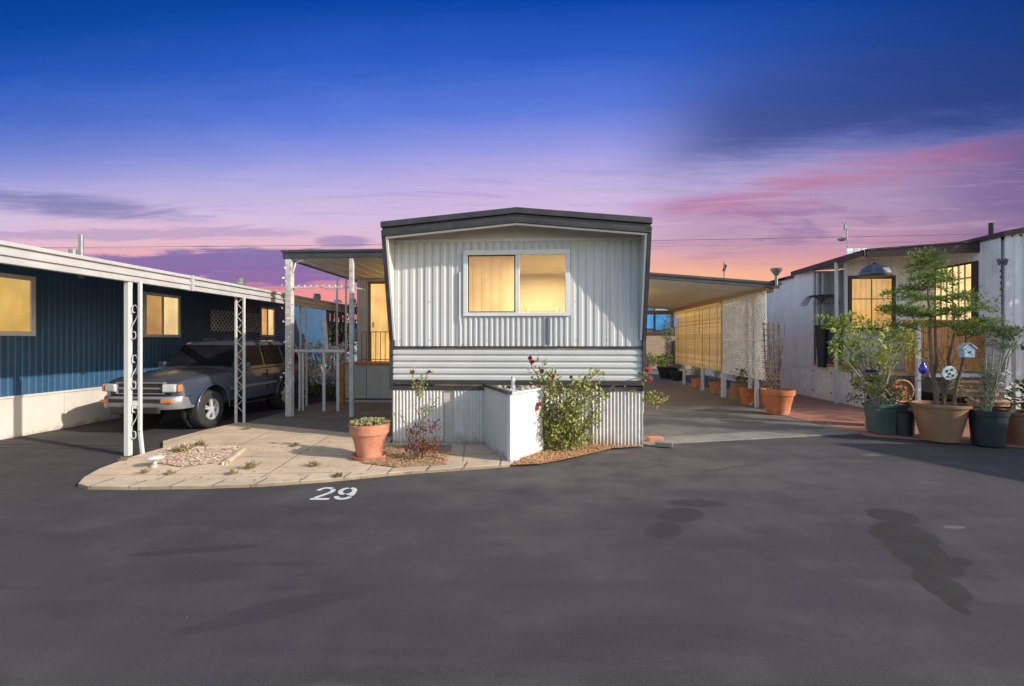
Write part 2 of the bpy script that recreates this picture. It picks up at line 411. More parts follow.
def concrete(name, ca, cb, dark, joint=None, ja=.75):
    m = bpy.data.materials.new(name); m.use_nodes = True; t = m.node_tree; E.nt = t
    b = t.nodes['Principled BSDF']; tcn = t.nodes.new('ShaderNodeTexCoord'); V = E(tcn.outputs['Object']); x, y, z = sep(V)
    big = noise(V, 1.1, 5, .6, .5); mid = noise(V, 7, 5, .65); fine = noise(V, 120, 3, .7)
    c = cmix(smooth(big, .3, .7), ca, cb); c = cmix(smooth(mid, .45, .75)*.4, c, dark)
    c = cmix(smooth(fine, .5, .8)*.3, c, dark)
    st = smooth(noise(xyz(x*.8, y*3.2, 1.0), 1.4, 5, .65, .8), .5, .66)
    c = cmix(st*.35, c, dark)
    h = fine*.6+mid
    if joint:
        wob = (noise(V, 3, 3)-.5)*.05
        for ax, per, off in joint:
            d = (ax[0]*x+ax[1]*y+off+wob).f('PINGPONG', per/2)
            c = cmix(smooth(d, .016, .008)*ja, c, tuple(v*.3 for v in dark))
            h = h - smooth(d, .02, .008)*2
    t.links.new(c.v, b.inputs['Base Color']); b.inputs['Roughness'].default_value = .85
    bn = t.nodes.new('ShaderNodeBump'); bn.inputs['Strength'].default_value = .4; bn.inputs['Distance'].default_value = .008
    t.links.new(h.v, bn.inputs['Height']); t.links.new(bn.outputs[0], b.inputs['Normal'])
    return m
CONC = concrete('tan_concrete', (.52,.39,.255), (.66,.50,.34), (.36,.26,.175), [((1,.12),1.22,.3),((-.1,1),.92,.25)], .45)
CONC3 = concrete('edging_concrete', (.48,.375,.26), (.60,.48,.34), (.30,.23,.17), [((1,0),.46,.1)])
CONC2 = concrete('grey_concrete', (.10,.092,.086), (.155,.143,.13), (.055,.052,.053), [((0,1),3.4,.6)])
CONC4 = concrete('pale_worn_concrete', (.17,.155,.135), (.27,.245,.205), (.09,.083,.078))
WALKG = concrete('walk_grey', (.15,.125,.105), (.20,.165,.135), (.09,.08,.07), [((1,0),1.2,.1),((0,1),1.5,.5)])
def brickm(name, a, bcol, mortar, scale, vert=False):
    m = bpy.data.materials.new(name); m.use_nodes = True; t = m.node_tree; E.nt = t
    b = t.nodes['Principled BSDF']; tcn = t.nodes.new('ShaderNodeTexCoord'); V = E(tcn.outputs['Object']); x, y, z = sep(V)
    V2 = xyz(x+y, z, 0.0) if vert else xyz(x, y, 0.0)
    n = t.nodes.new('ShaderNodeTexBrick'); t.links.new(V2.v, n.inputs['Vector'])
    n.inputs['Color1'].default_value = (*a,1); n.inputs['Color2'].default_value = (*bcol,1); n.inputs['Mortar'].default_value = (*mortar,1)
    n.inputs['Scale'].default_value = scale; n.inputs['Mortar Size'].default_value = .03
    c = cmix(smooth(noise(V, 5, 5, .6), .4, .75)*.4, E(n.outputs[0]), mortar)
    t.links.new(c.v, b.inputs['Base Color']); b.inputs['Roughness'].default_value = .85
    bn = t.nodes.new('ShaderNodeBump'); bn.inputs['Strength'].default_value = .5; bn.inputs['Distance'].default_value = .01
    t.links.new((noise(V, 60, 3)-E(n.outputs[1])*2).v, bn.inputs['Height']); t.links.new(bn.outputs[0], b.inputs['Normal'])
    return m
BRICK = brickm('red_brick_paving', (.40,.15,.085), (.30,.10,.065), (.22,.15,.11), 4.2)
BLOCK = brickm('tan_block_wall', (.42,.30,.20), (.36,.25,.17), (.25,.19,.14), 2.2, True)

# ------------------------------------------------------------------ the setting
def struct(name, mb, m, **k): return tag(mb.build(name, m, **k), kind='structure')
g = MB().add([(-400,-60,0),(400,-60,0),(400,900,0),(-400,900,0)], [(0,1,2,3)]); struct('asphalt_road', g, ASPH)
def slab(name, pts, z0, z1, m):
    return struct(name, MB().prism([(q[0], q[1]) for q in pts], z0, z1), m)
HX0, HX1, HY, HB = -2.46, 1.63, 7.8, 21.5      # the white home
Q = lambda a, b: G(a, b)
# tan patio: irregular polygon, curved front edge
front = [(78,487),(88,489.5),(130,490),(200,489),(260,487),(330,482),(400,475),(455,471),(509,467)]
pad = [Q(*a) for a in front]+[Vector((-.42,6.62,0)),Vector((-.95,7.74,0)),Vector((-2.52,7.74,0)),Vector((-2.52,8.15,0)),Vector((-5.6,9.3,0))]
pad += [Q(238,424), Q(200,433), Q(163,443), Q(163,450), Q(132,459), Q(100,471), Q(84,480)]
slab('patio_concrete', pad, -.05, .035, CONC)
edge = [Q(*a) for a in front]
inner = [Vector((q.x*.955+.02, q.y*1.05, 0)) for q in edge]
slab('patio_edging', edge+inner[::-1], -.05, .042, CONC3)
slab('walkway', [Vector((-5.62,9.3,0)),Vector((-2.5,8.17,0)),Vector((-2.5,13.0,0)),Vector((-6.0,13.0,0)),Vector((-6.05,9.45,0))], -.05, .03, WALKG)
slab('driveway', [(1.66,8.0),(6.3,9.9),(5.75,11.9),(5.55,19.9),(9.5,29.9),(1.66,29.9)], -.05, .016, CONC2)
slab('driveway_apron', [(1.68,7.95),(6.3,9.3),(6.4,9.9),(1.68,8.45)], -.05, .02, CONC4)
slab('brick_paving', [G(765,411),G(795,419),G(868,436),G(1040,449),Vector((14,8.3,0)),Vector((14,12.6,0)),Vector((8.1,13.4,0)),Vector((8.1,17.5,0)),Vector((5.9,17.5,0))], -.05, .024, BRICK)
struct('driveway_kerb', MB().box(5.55,5.68,12.2,19.8,0,.09), CONC4, bevel=.015)
slab('far_soil', [(-12,13.05),(-2.5,13.05),(-2.5,32),(-12,32)], -.05, .012, SOIL)
# seams in the left parking bay
struct('asphalt_seam', MB().box(-9.2,-6.3,7.15,7.2,0,.006).box(-9.2,-6.3,7.36,7.39,0,.006), mat('tar', (.03,.028,.03), .6))

# stuff: mulch and gravel
def in_poly(x, y, P):
    c = False; n = len(P)
    for i in range(n):
        a, b = P[i], P[i-1]
        if (a[1] > y) != (b[1] > y) and x < (b[0]-a[0])*(y-a[1])/(b[1]-a[1])+a[0]: c = not c
    return c
def chips(name, P, n, s, z, m, label, cat, flat=.4, hmax=.04):
    mb = MB(); xs = [q[0] for q in P]; ys = [q[1] for q in P]; k = 0
    mb.add([(q[0], q[1], z) for q in P], [tuple(range(len(P)))])
    while k < n:
        x = rnd(min(xs), max(xs)); y = rnd(min(ys), max(ys))
        if not in_poly(x, y, P): continue
        k += 1; a = rnd(0, 6.28); L = s*rnd(.5, 1.5); W = L*rnd(.4, .9); h = W*flat*rnd(.6, 1.4); zz = z+rnd(0, hmax)*rnd(0, 1)
        ca, sa = math.cos(a), math.sin(a); t = rnd(-.3, .3)*L
        vs = [(x+ca*L, y+sa*L, zz+t), (x-sa*W, y+ca*W, zz), (x-ca*L, y-sa*L, zz-t), (x+sa*W, y-ca*W, zz), (x+rnd(-.3,.3)*L, y+rnd(-.3,.3)*L, zz+h)]
        mb.add(vs, [(0,1,4),(1,2,4),(2,3,4),(3,0,4)])
    return tag(mb.build(name, m), label, cat, kind='stuff')
MUL = mat('bark_mulch', (.30,.15,.06), .9, .25, 8, island=1, alt=(.50,.34,.19))
GRV = mat('tan_gravel', (.42,.28,.18), .9, .2, 8, island=1, alt=(.62,.50,.38))
MULO = mat('orange_mulch', (.42,.18,.06), .9, .25, 8, island=1, alt=(.55,.36,.20))
P1 = [G(a,b) for a, b in ((362,466),(372,455),(390,448),(452,448),(446,468),(400,471))]
chips('mulch', P1, 2600, .016, .045, MUL, 'brown bark mulch around the thin rose left of the white planter', 'mulch', hmax=.05)
P2 = [G(511,467),Vector((-.02,7.3,0)),Vector((.1,7.75,0)),Vector((HX1,7.75,0)),G(612,450),G(575,459),G(540,466)]
chips('mulch', P2, 3200, .016, .03, MULO, 'orange leaf mulch under the large rose bush right of the planter', 'mulch', hmax=.05)
P3 = [G(a,b) for a, b in ((152,465),(163,452),(185,446),(240,450),(236,458),(215,466),(180,470))]
chips('gravel', P3, 3000, .017, .045, GRV, 'tan gravel bed in the concrete patio beside the carport post', 'gravel', hmax=.03)
# low kerb stones around the gravel
kb = MB()
for a, b in (((168,449),(240,447)),((243,449),(224,464))):
    kb.bar(G(*a, .05), G(*b, .05), .07, .05)
tag(kb.build('edging_stone', CONC3, bevel=.01), 'low concrete edging strip around the tan gravel bed', 'edging')

# ------------------------------------------------------------------ corrugated sheets
def corr_x(mb, x0, x1, z0, z1, y, per, dep, duty=.5):      # ribs vertical, sheet spans X, facing -Y (front at y)
    n = max(1, round((x1-x0)/per)); per = (x1-x0)/n; pts = []
    for i in range(n):
        a = x0+i*per
        pts += [(a, y), (a+per*.12, y-dep), (a+per*(duty), y-dep), (a+per*(duty+.14), y)]
    pts.append((x1, y))
    m = len(pts)
    return mb.add([(px_, py_, z0) for px_, py_ in pts]+[(px_, py_, z1) for px_, py_ in pts], [(i, i+1, m+i+1, m+i) for i in range(m-1)])
def corr_y(mb, y0, y1, z0, z1, x, per, dep, duty=.5):      # along Y, facing the sign of dep
    n = max(1, round((y1-y0)/per)); per = (y1-y0)/n; pts = []
    for i in range(n):
        a = y0+i*per; pts += [(x, a), (x+dep, a+per*.1), (x+dep, a+per*duty), (x, a+per*(duty+.12))]
    pts.append((x, y1)); m = len(pts)
    return mb.add([(px_, py_, z0) for px_, py_ in pts]+[(px_, py_, z1) for px_, py_ in pts], [(i, i+1, m+i+1, m+i) for i in range(m-1)])
def sine_x(mb, x0, x1, z0, z1, y, per, dep):
    n = int((x1-x0)/per*6); pts = [(x0+(x1-x0)*i/n, y-dep*.5*(1+math.sin(2*math.pi*((x1-x0)*i/n)/per))) for i in range(n+1)]
    m = len(pts)
    return mb.add([(a, b, z0) for a, b in pts]+[(a, b, z1) for a, b in pts], [(i, i+1, m+i+1, m+i) for i in range(m-1)])

# ------------------------------------------------------------------ WHITE HOME
home = empty('mobile_home', ((HX0+HX1)/2, HY, 0), 'white corrugated mobile home with charcoal roof trim and lit front window', 'mobile home')
def W(px, py, Y=HY): q = AY(px, py, Y); return q.x, q.z
wx0, wz1 = W(463.5, 251); wx1, wz0 = W(570, 316)
zt = W(516, 347.5)[1]; zs0 = W(516, 381)[1]; zb = W(516, 390.5)[1]
EZ = 3.33                                   # eave (underside) height
OV = .42; FY = HY-OV                        # overhang
PXc = W(518, 300)[0]; RISE = .19
zl = EZ+.02
wm = MB()
corr_x(wm, HX0+.03, wx0, zt+.02, zl+.02, HY, .128, .011, .55)
corr_x(wm, wx1, HX1-.03, zt+.02, zl+.02, HY, .128, .011, .55)
corr_x(wm, wx0, wx1, zt+.02, wz0, HY, .088, .018, .45)
corr_x(wm, wx0, wx1, wz1, zl+.02, HY, .128, .012, .55)
wall = wm.build('front_wall', WHITE, home)
sc = MB()
for i in range(9):
    for z in (zt+.12, zt+.75, zl-.25):
        x = HX0+.15+i*.48
        if wx0-.03 < x < wx1+.03 and z > wz0-.05 and z < wz1: continue
        sc.box(x-.006, x+.006, HY-.018, HY-.008, z-.006, z+.006)
sc.build('screw', STEEL, home)['kind'] = 'stuff'
sm = MB()                                   # horizontal ribbed band
nz = 5; hz = (zt-.02-zs0)/nz
pts = []
for i in range(nz):
    z = zs0+i*hz; pts += [(HY-.004, z), (HY-.028, z+hz*.18), (HY-.028, z+hz*.6), (HY-.004, z+hz*.85)]
pts.append((HY-.004, zt-.02)); m = len(pts)
sm.add([(HX0+.02, a, b) for a, b in pts]+[(HX1-.02, a, b) for a, b in pts], [(i, i+1, m+i+1, m+i) for i in range(m-1)])
sm.build('ribbed_siding', WHITE, home)
for xs_ in (W(426,300)[0], W(607,300)[0]): MB().box(xs_-.008, xs_+.008, HY-.0145, HY-.002, zt+.02, zl-.02).build('panel_seam', WHITE, home)
MB().box(HX0+.02, HX1-.02, HY-.035, HY+.02, zt-.018, zt+.022).build('belt_trim', DARK, home, bevel=.004)
b_ = MB().box(HX0-.01, HX1+.0, HY-.05, HY+.05, (zs0+zb)/2+.012, zs0+.0).box(HX0-.01, HX1, HY-.03, HY+.05, zb, (zs0+zb)/2-.002)
b_.build('lower_trim', DARK, home, bevel=.006)
# gable infill, side walls, back
gp = [(HX0, EZ+.0), (HX0, EZ+.14), (PXc, EZ+RISE+.14), (HX1, EZ+.14), (HX1, EZ)]
MB().prism(gp, HY+.004, HY+.02, 'y').build('gable_panel', SOFF, home)
tm = MB().box(HX0+.02, HX1-.02, HY-.022, HY+.0, EZ-.01, EZ+.035)
tm.build('head_trim', CREAM, home)
sw = MB(); corr_y(sw, HY, HB, .55, EZ+.13, HX0, .2, -.012); corr_y(sw, HY, HB, .55, EZ+.13, HX1, .2, .012)
sw.box(HX0, HX1, HB-.02, HB, .5, EZ+.13)
sw.build('side_wall', WHITE, home)
# roof: two slopes with drip edge
rm = MB()
ex = .02
rp = [(HX0-ex, EZ+.14), (HX0-ex, EZ+.21), (PXc, EZ+RISE+.22), (HX1+ex, EZ+.21), (HX1+ex, EZ+.14), (PXc, EZ+RISE+.15)]
rm.prism(rp, FY-.0, HB+.2, 'y'); rm.build('roof', DARK, home)
fa = MB()                                    # two-step fascia
def chev(z0, z1, x): return [(HX0-x, EZ+z0), (HX0-x, EZ+z1), (PXc, EZ+RISE+z1), (HX1+x, EZ+z1), (HX1+x, EZ+z0), (PXc, EZ+RISE+z0)]
fa.prism(chev(.135, .225, .035), FY-.07, FY+.02, 'y'); fa.prism(chev(.03, .13, .02), FY-.035, FY+.02, 'y'); fa.prism(chev(.0, .028, .015), FY-.05, FY+.02, 'y')
fa.build('fascia', DARK, home, bevel=.006)
MB().prism(chev(-.03, -.002, .0), FY-.01, FY+.03, 'y').build('fascia_liner', CREAM, home)
so_ = MB().prism([(HX0, EZ+.13), (PXc, EZ+RISE+.14), (HX1, EZ+.13), (HX1, EZ+.145), (PXc, EZ+RISE+.155), (HX0, EZ+.145)], FY+.02, HY+.01, 'y')
so_.build('soffit', SOFF, home)
for sx, X in ((1, HX0), (-1, HX1)):          # slanting side wings
    zlow = zt+.12
    poly = [(HY, zlow), (HY, EZ+.13), (FY+.0, EZ+.13), (FY, EZ+.0)]
    MB().prism(poly, X, X+sx*.035, 'x').build('side_wing', WHITE, home)
    t_ = MB(); a = Vector((X-sx*.004, FY-.015, EZ+.1)); b = Vector((X-sx*.004, HY-.03, zlow))
    t_.bar(a, b, .055, .07); t_.bar(b, (b.x, HY-.03, zb+.02), .055, .06)
    t_.build('corner_trim', DARK, home)
    t_ = MB(); a = Vector((X+sx*.045, FY-.0, EZ+.02)); b = Vector((X+sx*.045, HY-.03, zlow)); t_.bar(a, b, .03, .03); t_.build('corner_bead', CREAM, home)
# window
win = empty_ = None
fr = MB(); fw = .075
fr.box(wx0, wx1, HY-.045, HY+.01, wz1-fw, wz1).box(wx0, wx1, HY-.045, HY+.01, wz0, wz0+fw*.8)
fr.box(wx0, wx0+fw, HY-.045, HY+.01, wz0+fw*.8, wz1-fw).box(wx1-fw, wx1, HY-.045, HY+.01, wz0+fw*.8, wz1-fw)
wf = fr.build('window', CREAM, home, bevel=.006)
xm = W(517.5, 300)[0]; za0 = wz0+fw*.8; zc0 = wz1-fw
MB().box(xm-.035, xm+.035, HY-.04, HY+.01, wz0+fw*.8, wz1-fw).build('mullion', CREAM, wf, bevel=.004)
def pane_glass():
    m = bpy.data.materials.new('window_glass'); m.use_nodes = True; t = m.node_tree; t.nodes.remove(t.nodes['Principled BSDF'])
    tr = t.nodes.new('ShaderNodeBsdfTransparent'); gl_ = t.nodes.new('ShaderNodeBsdfGlossy'); gl_.inputs['Roughness'].default_value = .04
    fr_ = t.nodes.new('ShaderNodeFresnel'); fr_.inputs[0].default_value = 1.6; mx = t.nodes.new('ShaderNodeMixShader')
    t.links.new(fr_.outputs[0], mx.inputs[0]); t.links.new(tr.outputs[0], mx.inputs[1]); t.links.new(gl_.outputs[0], mx.inputs[2]); t.links.new(mx.outputs[0], t.nodes['Material Output'].inputs[0])
    return m
PGL = pane_glass()
MB().add([(wx0+fw, HY-.006, za0), (xm-.035, HY-.006, za0), (xm-.035, HY-.006, zc0), (wx0+fw, HY-.006, zc0)], [(0,1,2,3)]).build('pane', PGL, wf)
MB().add([(xm+.035, HY-.006, za0), (wx1-fw, HY-.006, za0), (wx1-fw, HY-.006, zc0), (xm+.035, HY-.006, zc0)], [(0,1,2,3)]).build('pane', PGL, wf)
RWALL = mat('room_wall', (.62,.54,.38), .7, .05, 2)
ri = MB(); ra, rb_, rc, rd_ = wx0-.5, wx1+.45, HY+.03, HY+2.6
ri.add([(ra,rc,.7),(rb_,rc,.7),(rb_,rd_,.7),(ra,rd_,.7),(ra,rc,3.14),(rb_,rc,3.14),(rb_,rd_,3.14),(ra,rd_,3.14)], [(0,1,2,3),(4,5,6,7),(1,2,6,5),(2,3,7,6),(3,0,4,7)])
ri.build('room_shell', RWALL, home)
MB().box(xm+.15, xm+.17+.50, rd_-.09, rd_-.005, .7, 2.35).build('room_door', mat('room_door_paint', (.50,.36,.20), .6), home)
MB().box(xm+.08, xm+.13, rd_-.1, rd_-.005, .7, 2.42).box(xm+.70, xm+.75, rd_-.1, rd_-.005, .7, 2.42).build('door_casing', mat('casing', (.75,.68,.52), .6), home)
MB().box(wx1-.15, wx1+.3, HY+.9, HY+1.9, .7, 1.55).build('room_cabinet', mat('cabinet', (.60,.50,.34), .6), home)
cu = MB(); n_ = 60; a_ = wx0+.0; b_ = xm-.0; P_ = [(a_+(b_-a_)*i/n_, HY+.09+.006*math.sin(i*.62)+.004*math.sin(i*1.9)) for i in range(n_+1)]
cu.add([(u, v, wz0-.05) for u, v in P_]+[(u+.01*math.sin(k*.5), v, wz1+.05) for k, (u, v) in enumerate(P_)], [(i, i+1, n_+2+i, n_+1+i) for i in range(n_)])
cu.build('curtain', mat('amber_curtain', (.84,.70,.50), .8, .1, 3, trans=.75), home, smooth_=True)
Lr = bpy.data.lights.new('room_light', 'AREA'); Lr.energy = 40; Lr.color = (1,.78,.47); Lr.size = .9
lro = bpy.data.objects.new('room_light', Lr); COL.objects.link(lro); lro.parent = home; lro.location = (xm+.35-home.location.x, HY+1.35-home.location.y, 3.08)
sf = MB(); i0 = wx0+fw; i1 = xm-.035; za = wz0+fw*.8; zc = wz1-fw
for a, b, c_, d in ((i0, i1, zc-.018, zc), (i0, i1, za, za+.018), (i0, i0+.018, za, zc), (i1-.018, i1, za, zc)): sf.box(a, b, HY-.02, HY-.006, c_, d)
sf.build('sash', IRON, wf)
cd = MB(); cx = W(460, 290)[0]; cd.tube([(cx, HY-.03, wz1-.35), (cx, HY-.03, wz0-.05)], .012)
cd.tube([(cx, HY-.03, wz0-.02), (cx+.03, HY-.03, wz0-.16), (cx+.03, HY-.03, zt+.05)], .009)
cd.build('conduit', CREAM, home)
bx = W(549, 328)[0]; MB().box(bx-.02, bx+.02, HY-.05, HY-.01, zt+.07, wz0-.02).build('patch_strip', STEEL, home)
# skirting
sk = MB()
xa = W(444, 420)[0]; xb = W(454, 420)[0]; xc = W(586, 420)[0]; xd = W(592, 420)[0]
for a, b in ((HX0+.01, xa), (xb, xc), (xd, HX1-.01)): sine_x(sk, a, b, .02, zb+.0, HY+.0, .056, .02)
sk.build('skirting', WHITE2, home, smooth_=True)
for u_, v_ in ((xa, xb), (xc, xd)): MB().box(u_, v_, HY+.01, HY+.02, .02, zb).build('bare_panel', TANP, home)
MB().box(HX0, HX0+.02, HY+.02, HB, 0, .56).box(HX1-.02, HX1, HY+.02, HB, 0, .56).build('side_skirting', TANP, home)
MB().lathe([(.09,0),(.09,.18),(.13,.2),(.13,.26),(.02,.3)], (HX1-.5, 12, EZ+.2), 14).build('roof_vent', STEEL, home)

# white planter box
pl = empty('planter_box', (-.42, 7.2, 0), 'white V-shaped wall planter jutting from the white home below the window', 'planter')
A = Vector((-.92, HY-.055, 0)); B = Vector((-.43, 6.58, 0)); C_ = Vector((.02, 7.28, 0)); D_ = Vector((.12, HY-.055, 0)); PZ = .97
def wallseg(a, b, z1, th=.05):
    n = (b-a).normalized(); p_ = Vector((n.y, -n.x, 0))
    return MB().prism([(a.x, a.y), (b.x, b.y), (b.x-p_.x*th, b.y-p_.y*th), (a.x-p_.x*th, a.y-p_.y*th)], 0, z1)
for a, b in ((A, B), (B+Vector((.002,.0,0)), C_), (C_, D_)): wallseg(a, b, PZ).build('planter_wall', PLANTW, pl)
MB().bar(A+Vector((.0,-.02,PZ+.02)), B+Vector((-.005,-.02,PZ+.02)), .07, .04).build('rim', IRON, pl)
MB().bar(B+Vector((.01,-.0,PZ+.012)), C_+Vector((.0,0,PZ+.012)), .06, .024).build('rim', PLANTW, pl)
MB().prism([(q.x*.97-.01, q.y*.985+.1) for q in (A, B, C_, D_)], .5, PZ-.03).build('soil', SOIL, pl)
st = MB()
for i in range(260):
    u, v = random.random(), random.random(); q = (A*(1-u)+D_*u)*(1-v)+B*v; s_ = rnd(.012, .04)
    st.add([(q.x+s_, q.y+.04, PZ-.02), (q.x, q.y+.04+s_, PZ-.02), (q.x-s_, q.y+.04, PZ-.02), (q.x, q.y+.04-s_, PZ-.02), (q.x, q.y+.04, PZ-.02+s_*1.1)], [(0,1,4),(1,2,4),(2,3,4),(3,0,4)])
tag(st.build('stones', mat('pale_stones', (.35,.30,.24), .8, island=1, alt=(.6,.55,.48)), pl), kind='stuff')
q = AY(513, 391, 7.3); MB().tube([(q.x, 7.3, .9), (q.x, 7.3, 1.16)], .03, 12).build('capped_pipe', mat('pvc', (.7,.66,.58), .4), pl, smooth_=40)

# ------------------------------------------------------------------ LEFT BLUE HOME
LX = -9.28; LY0, LY1 = 4.0, 20.5
bh = empty('mobile_home', (LX, 12, 0), 'dark blue ribbed mobile home with cream skirting left of the parked car', 'mobile home')
wl = MB(); corr_y(wl, LY0, LY1, .72, 3.16, LX, .115, .006, .55); wl.build('side_wall', BLUE, bh)
MB().box(LX-4, LX, LY1-.02, LY1, .7, 2.98).build('end_wall', BLUE, bh)
s2 = MB()
y = LY0
while y < LY1-.1:
    s2.box(LX-.02, LX+.006, y, min(y+1.2, LY1)-.008, 0, .70); y += 1.2
s2.build('skirting', SKIRT, bh)
MB().box(LX-.01, LX+.03, LY0, LY1, .70, .735).build('skirt_cap', SKIRT, bh)
MB().prism([(LX-4.2, 3.16), (LX-4.2, 3.2), (LX-2, 3.36), (LX+.1, 3.22), (LX+.1, 3.17), (LX-2, 3.3)], LY0, LY1+.1, 'y').build('roof', ROOFG, bh)
def side_window(par, X, y0, y1, z0, z1, fw, m1, m2, split=True, d=.045, name='window'):
    f = MB(); f.box(X, X+d, y0, y1, z1-fw, z1).box(X, X+d, y0, y1, z0, z0+fw).box(X, X+d, y0, y0+fw, z0+fw, z1-fw).box(X, X+d, y1-fw, y1, z0+fw, z1-fw)
    o = f.build(name, CREAM, par, bevel=.004); ym = (y0+y1)/2
    lo, hi = min(X, X+d), max(X, X+d); pa = X+d*.35
    if split:
        MB().box(X, X+d*.8, ym-.03, ym+.03, z0+fw, z1-fw).build('mullion', CREAM, o)
        MB().box(X+d*.2, pa, y0+fw, ym-.03, z0+fw, z1-fw).build('pane', m1, o); MB().box(X+d*.2, pa, ym+.03, y1-fw, z0+fw, z1-fw).build('pane', m2, o)
    else: MB().box(X+d*.2, pa, y0+fw, y1-fw, z0+fw, z1-fw).build('pane', m1, o)
    return o
zz1 = AX(33, 277, LX).z; zz0 = AX(33, 336, LX).z
side_window(bh, LX+.015, AX(33,300,LX).y-1.6, AX(33,300,LX).y, zz0, zz1, .08, GLOW_BL, GLOW_BL, False)
side_window(bh, LX+.015, AX(142,300,LX).y, AX(178.5,300,LX).y, zz0, zz1-.02, .07, GLOW_A, GLOW_B)
side_window(bh, LX+.015, AX(259,300,LX).y, AX(273.5,300,LX).y, zz0+.05, zz1-.03, .07, GLOW_A, GLOW_B)
# lattice on the blue wall
def lattice_y(mb, y0, y1, z0, z1, X, s, w):
    Hh = z1-z0; L = y1-y0
    for sg in (1, -1):
        k = -Hh
        while k < L:
            a0 = max(k, 0); a1 = min(k+Hh, L)
            if a1 > a0:
                za, zb_ = a0-k, a1-k
                if sg < 0: za, zb_ = Hh-za, Hh-zb_
                mb.bar((X+sg*.003, y0+a0, z0+za), (X+sg*.003, y0+a1, z0+zb_), w, .006)
            k += s
    return mb
la = MB(); ly0, ly1 = AX(209,320,LX).y, AX(258,320,LX).y; lz1 = AX(209,309,LX).z; lz0 = AX(209,331,LX).z
lattice_y(la, ly0, ly1, lz0, lz1, LX+.05, .15, .036)
la.build('lattice', mat('bright_lattice', (.85,.85,.85), .5), bh)
for (px, h_) in ((81, .38),):
    q = AX(px, 255, -8.0); MB().tube([(q.x, q.y, 2.8), (q.x, q.y, 3.55)], .035, 8).tube([(q.x-.15,q.y,2.9),(q.x-.15,q.y,3.3)], .06, 8).build('vent_pipe', STEEL, bh)

# carport awning of the blue home
CX = -6.1; CZ0, CZ1 = 2.60, 2.83
cp = empty('carport_awning', (CX, 12, 0), 'long white carport awning on scrolled double posts over the parked car', 'carport')
aw = MB()
aw.prism([(LX+.02, 3.11), (LX+.02, 3.15), (CX, 2.76), (CX, 2.72)], 3.6, 17.2, 'y')
aw.build('awning_roof', mat('white_awning_sheet', (.8,.8,.8), .5), cp)
gt = MB(); gt.box(CX-.02, CX+.02, 3.6, 17.2, CZ0, CZ1-.04).box(CX-.02, CX+.06, 3.6, 17.2, CZ1-.05, CZ1).box(CX+.02, CX+.05, 3.6, 17.2, CZ0+.07, CZ0+.11).box(CX-.06, CX+.035, 3.6, 17.2, CZ0-.02, CZ0+.03)
gt.build('gutter', GUT, cp, bevel=.006)
MB().box(CX-.05, CX+.075, 7.95, 8.0, CZ0-.03, CZ1+.01).build('gutter_joint', GUT, cp)
def spiral(cx, cz, r, a0, turns, sg, x, n=14):
    return [(0, 0)]
def scroll(mb, y, X, z0, z1, wdt, r=.008):
    n = 24; h = z1-z0; pts = []
    for i in range(n+1):          # S with curled ends
        t = i/n
        if t < .3:
            a = math.pi*1.5*(1-t/.3); rr = wdt*.16+wdt*.22*(t/.3); pts.append((X+rr*math.cos(a+.3), y, z0+h*.22+rr*math.sin(a+.3)))
        elif t > .7:
            a = math.pi*1.5*((t-.7)/.3); rr = wdt*.38-wdt*.22*((t-.7)/.3); pts.append((X-rr*math.cos(a+.3), y, z1-h*.22-rr*math.sin(a+.3)*-1*-1))
    pts = pts
    mb.tube(pts, r, 5)
def post_pair(par, X, Y, z1, gap, wl_, wr, mt, lean=0, name='post', iron=True, zig=False, z0=0.0):
    m_ = MB(); m_.box(X-gap/2-wl_/2, X-gap/2+wl_/2, Y-wl_/2, Y+wl_/2, z0, z1)
    if lean: m_.bar((X+gap/2, Y, z0+.35), (X+gap/2, Y, z1), wr, wr); m_.bar((X+gap/2+lean, Y, z0), (X+gap/2, Y, z0+.37), wr, wr)
    else: m_.box(X+gap/2-wr/2, X+gap/2+wr/2, Y-wr/2, Y+wr/2, z0, z1)
    o = m_.build(name, mt, par, bevel=.004)
    if iron:
        s_ = MB(); z = z0+.25; wd = gap-.5*(wl_+wr)
        if zig:
            k = 0
            while z < z1-.12:
                s_.tube([(X-wd/2*(1 if k % 2 else -1), Y, z), (X+wd/2*(1 if k % 2 else -1), Y, z+.13)], .007, 5); z += .13; k += 1
        else:
            while z < z1-.45:
                n = 34; hh = .50; a = 11.5; pts = []; X_, Z_ = 0.0, 0.0; P_ = [(0, 0)]
                for i in range(1, n+1):
                    sp = i/n; th = 1.25+a*sp*sp*.5; X_ += math.cos(th)/n; Z_ += math.sin(th)/n; P_.append((X_, Z_))
                full = [(-u, -v) for u, v in P_[::-1]]+P_[1:]
                ph = math.pi/2-math.atan2(Z_, X_)-.12; full = [(u*math.cos(ph)-v*math.sin(ph), u*math.sin(ph)+v*math.cos(ph)) for u, v in full]
                mx = max(abs(v) for u, v in full); mu = max(abs(u) for u, v in full)
                MB().tube([(X+u/mu*wd*.46, Y, z+hh/2+v/mx*hh/2) for u, v in full], .0075, 5).build('scroll', mt, o)
                z += .74
        if zig: s_.build('scrollwork', mt, o)
    return o
q = AX(131, 455, CX+.02)
post_pair(cp, CX+.07, q.y, CZ0-.01, .185, .075, .042, WHITE, lean=.04)
post_pair(cp, CX-.02, AX(240, 420, CX-.02).y, CZ0-.01, .17, .04, .04, WHITE, zig=True)
post_pair(cp, CX-.02, AX(303.5, 380, CX-.02).y, CZ0-.01, .16, .04, .04, WHITE, zig=True)
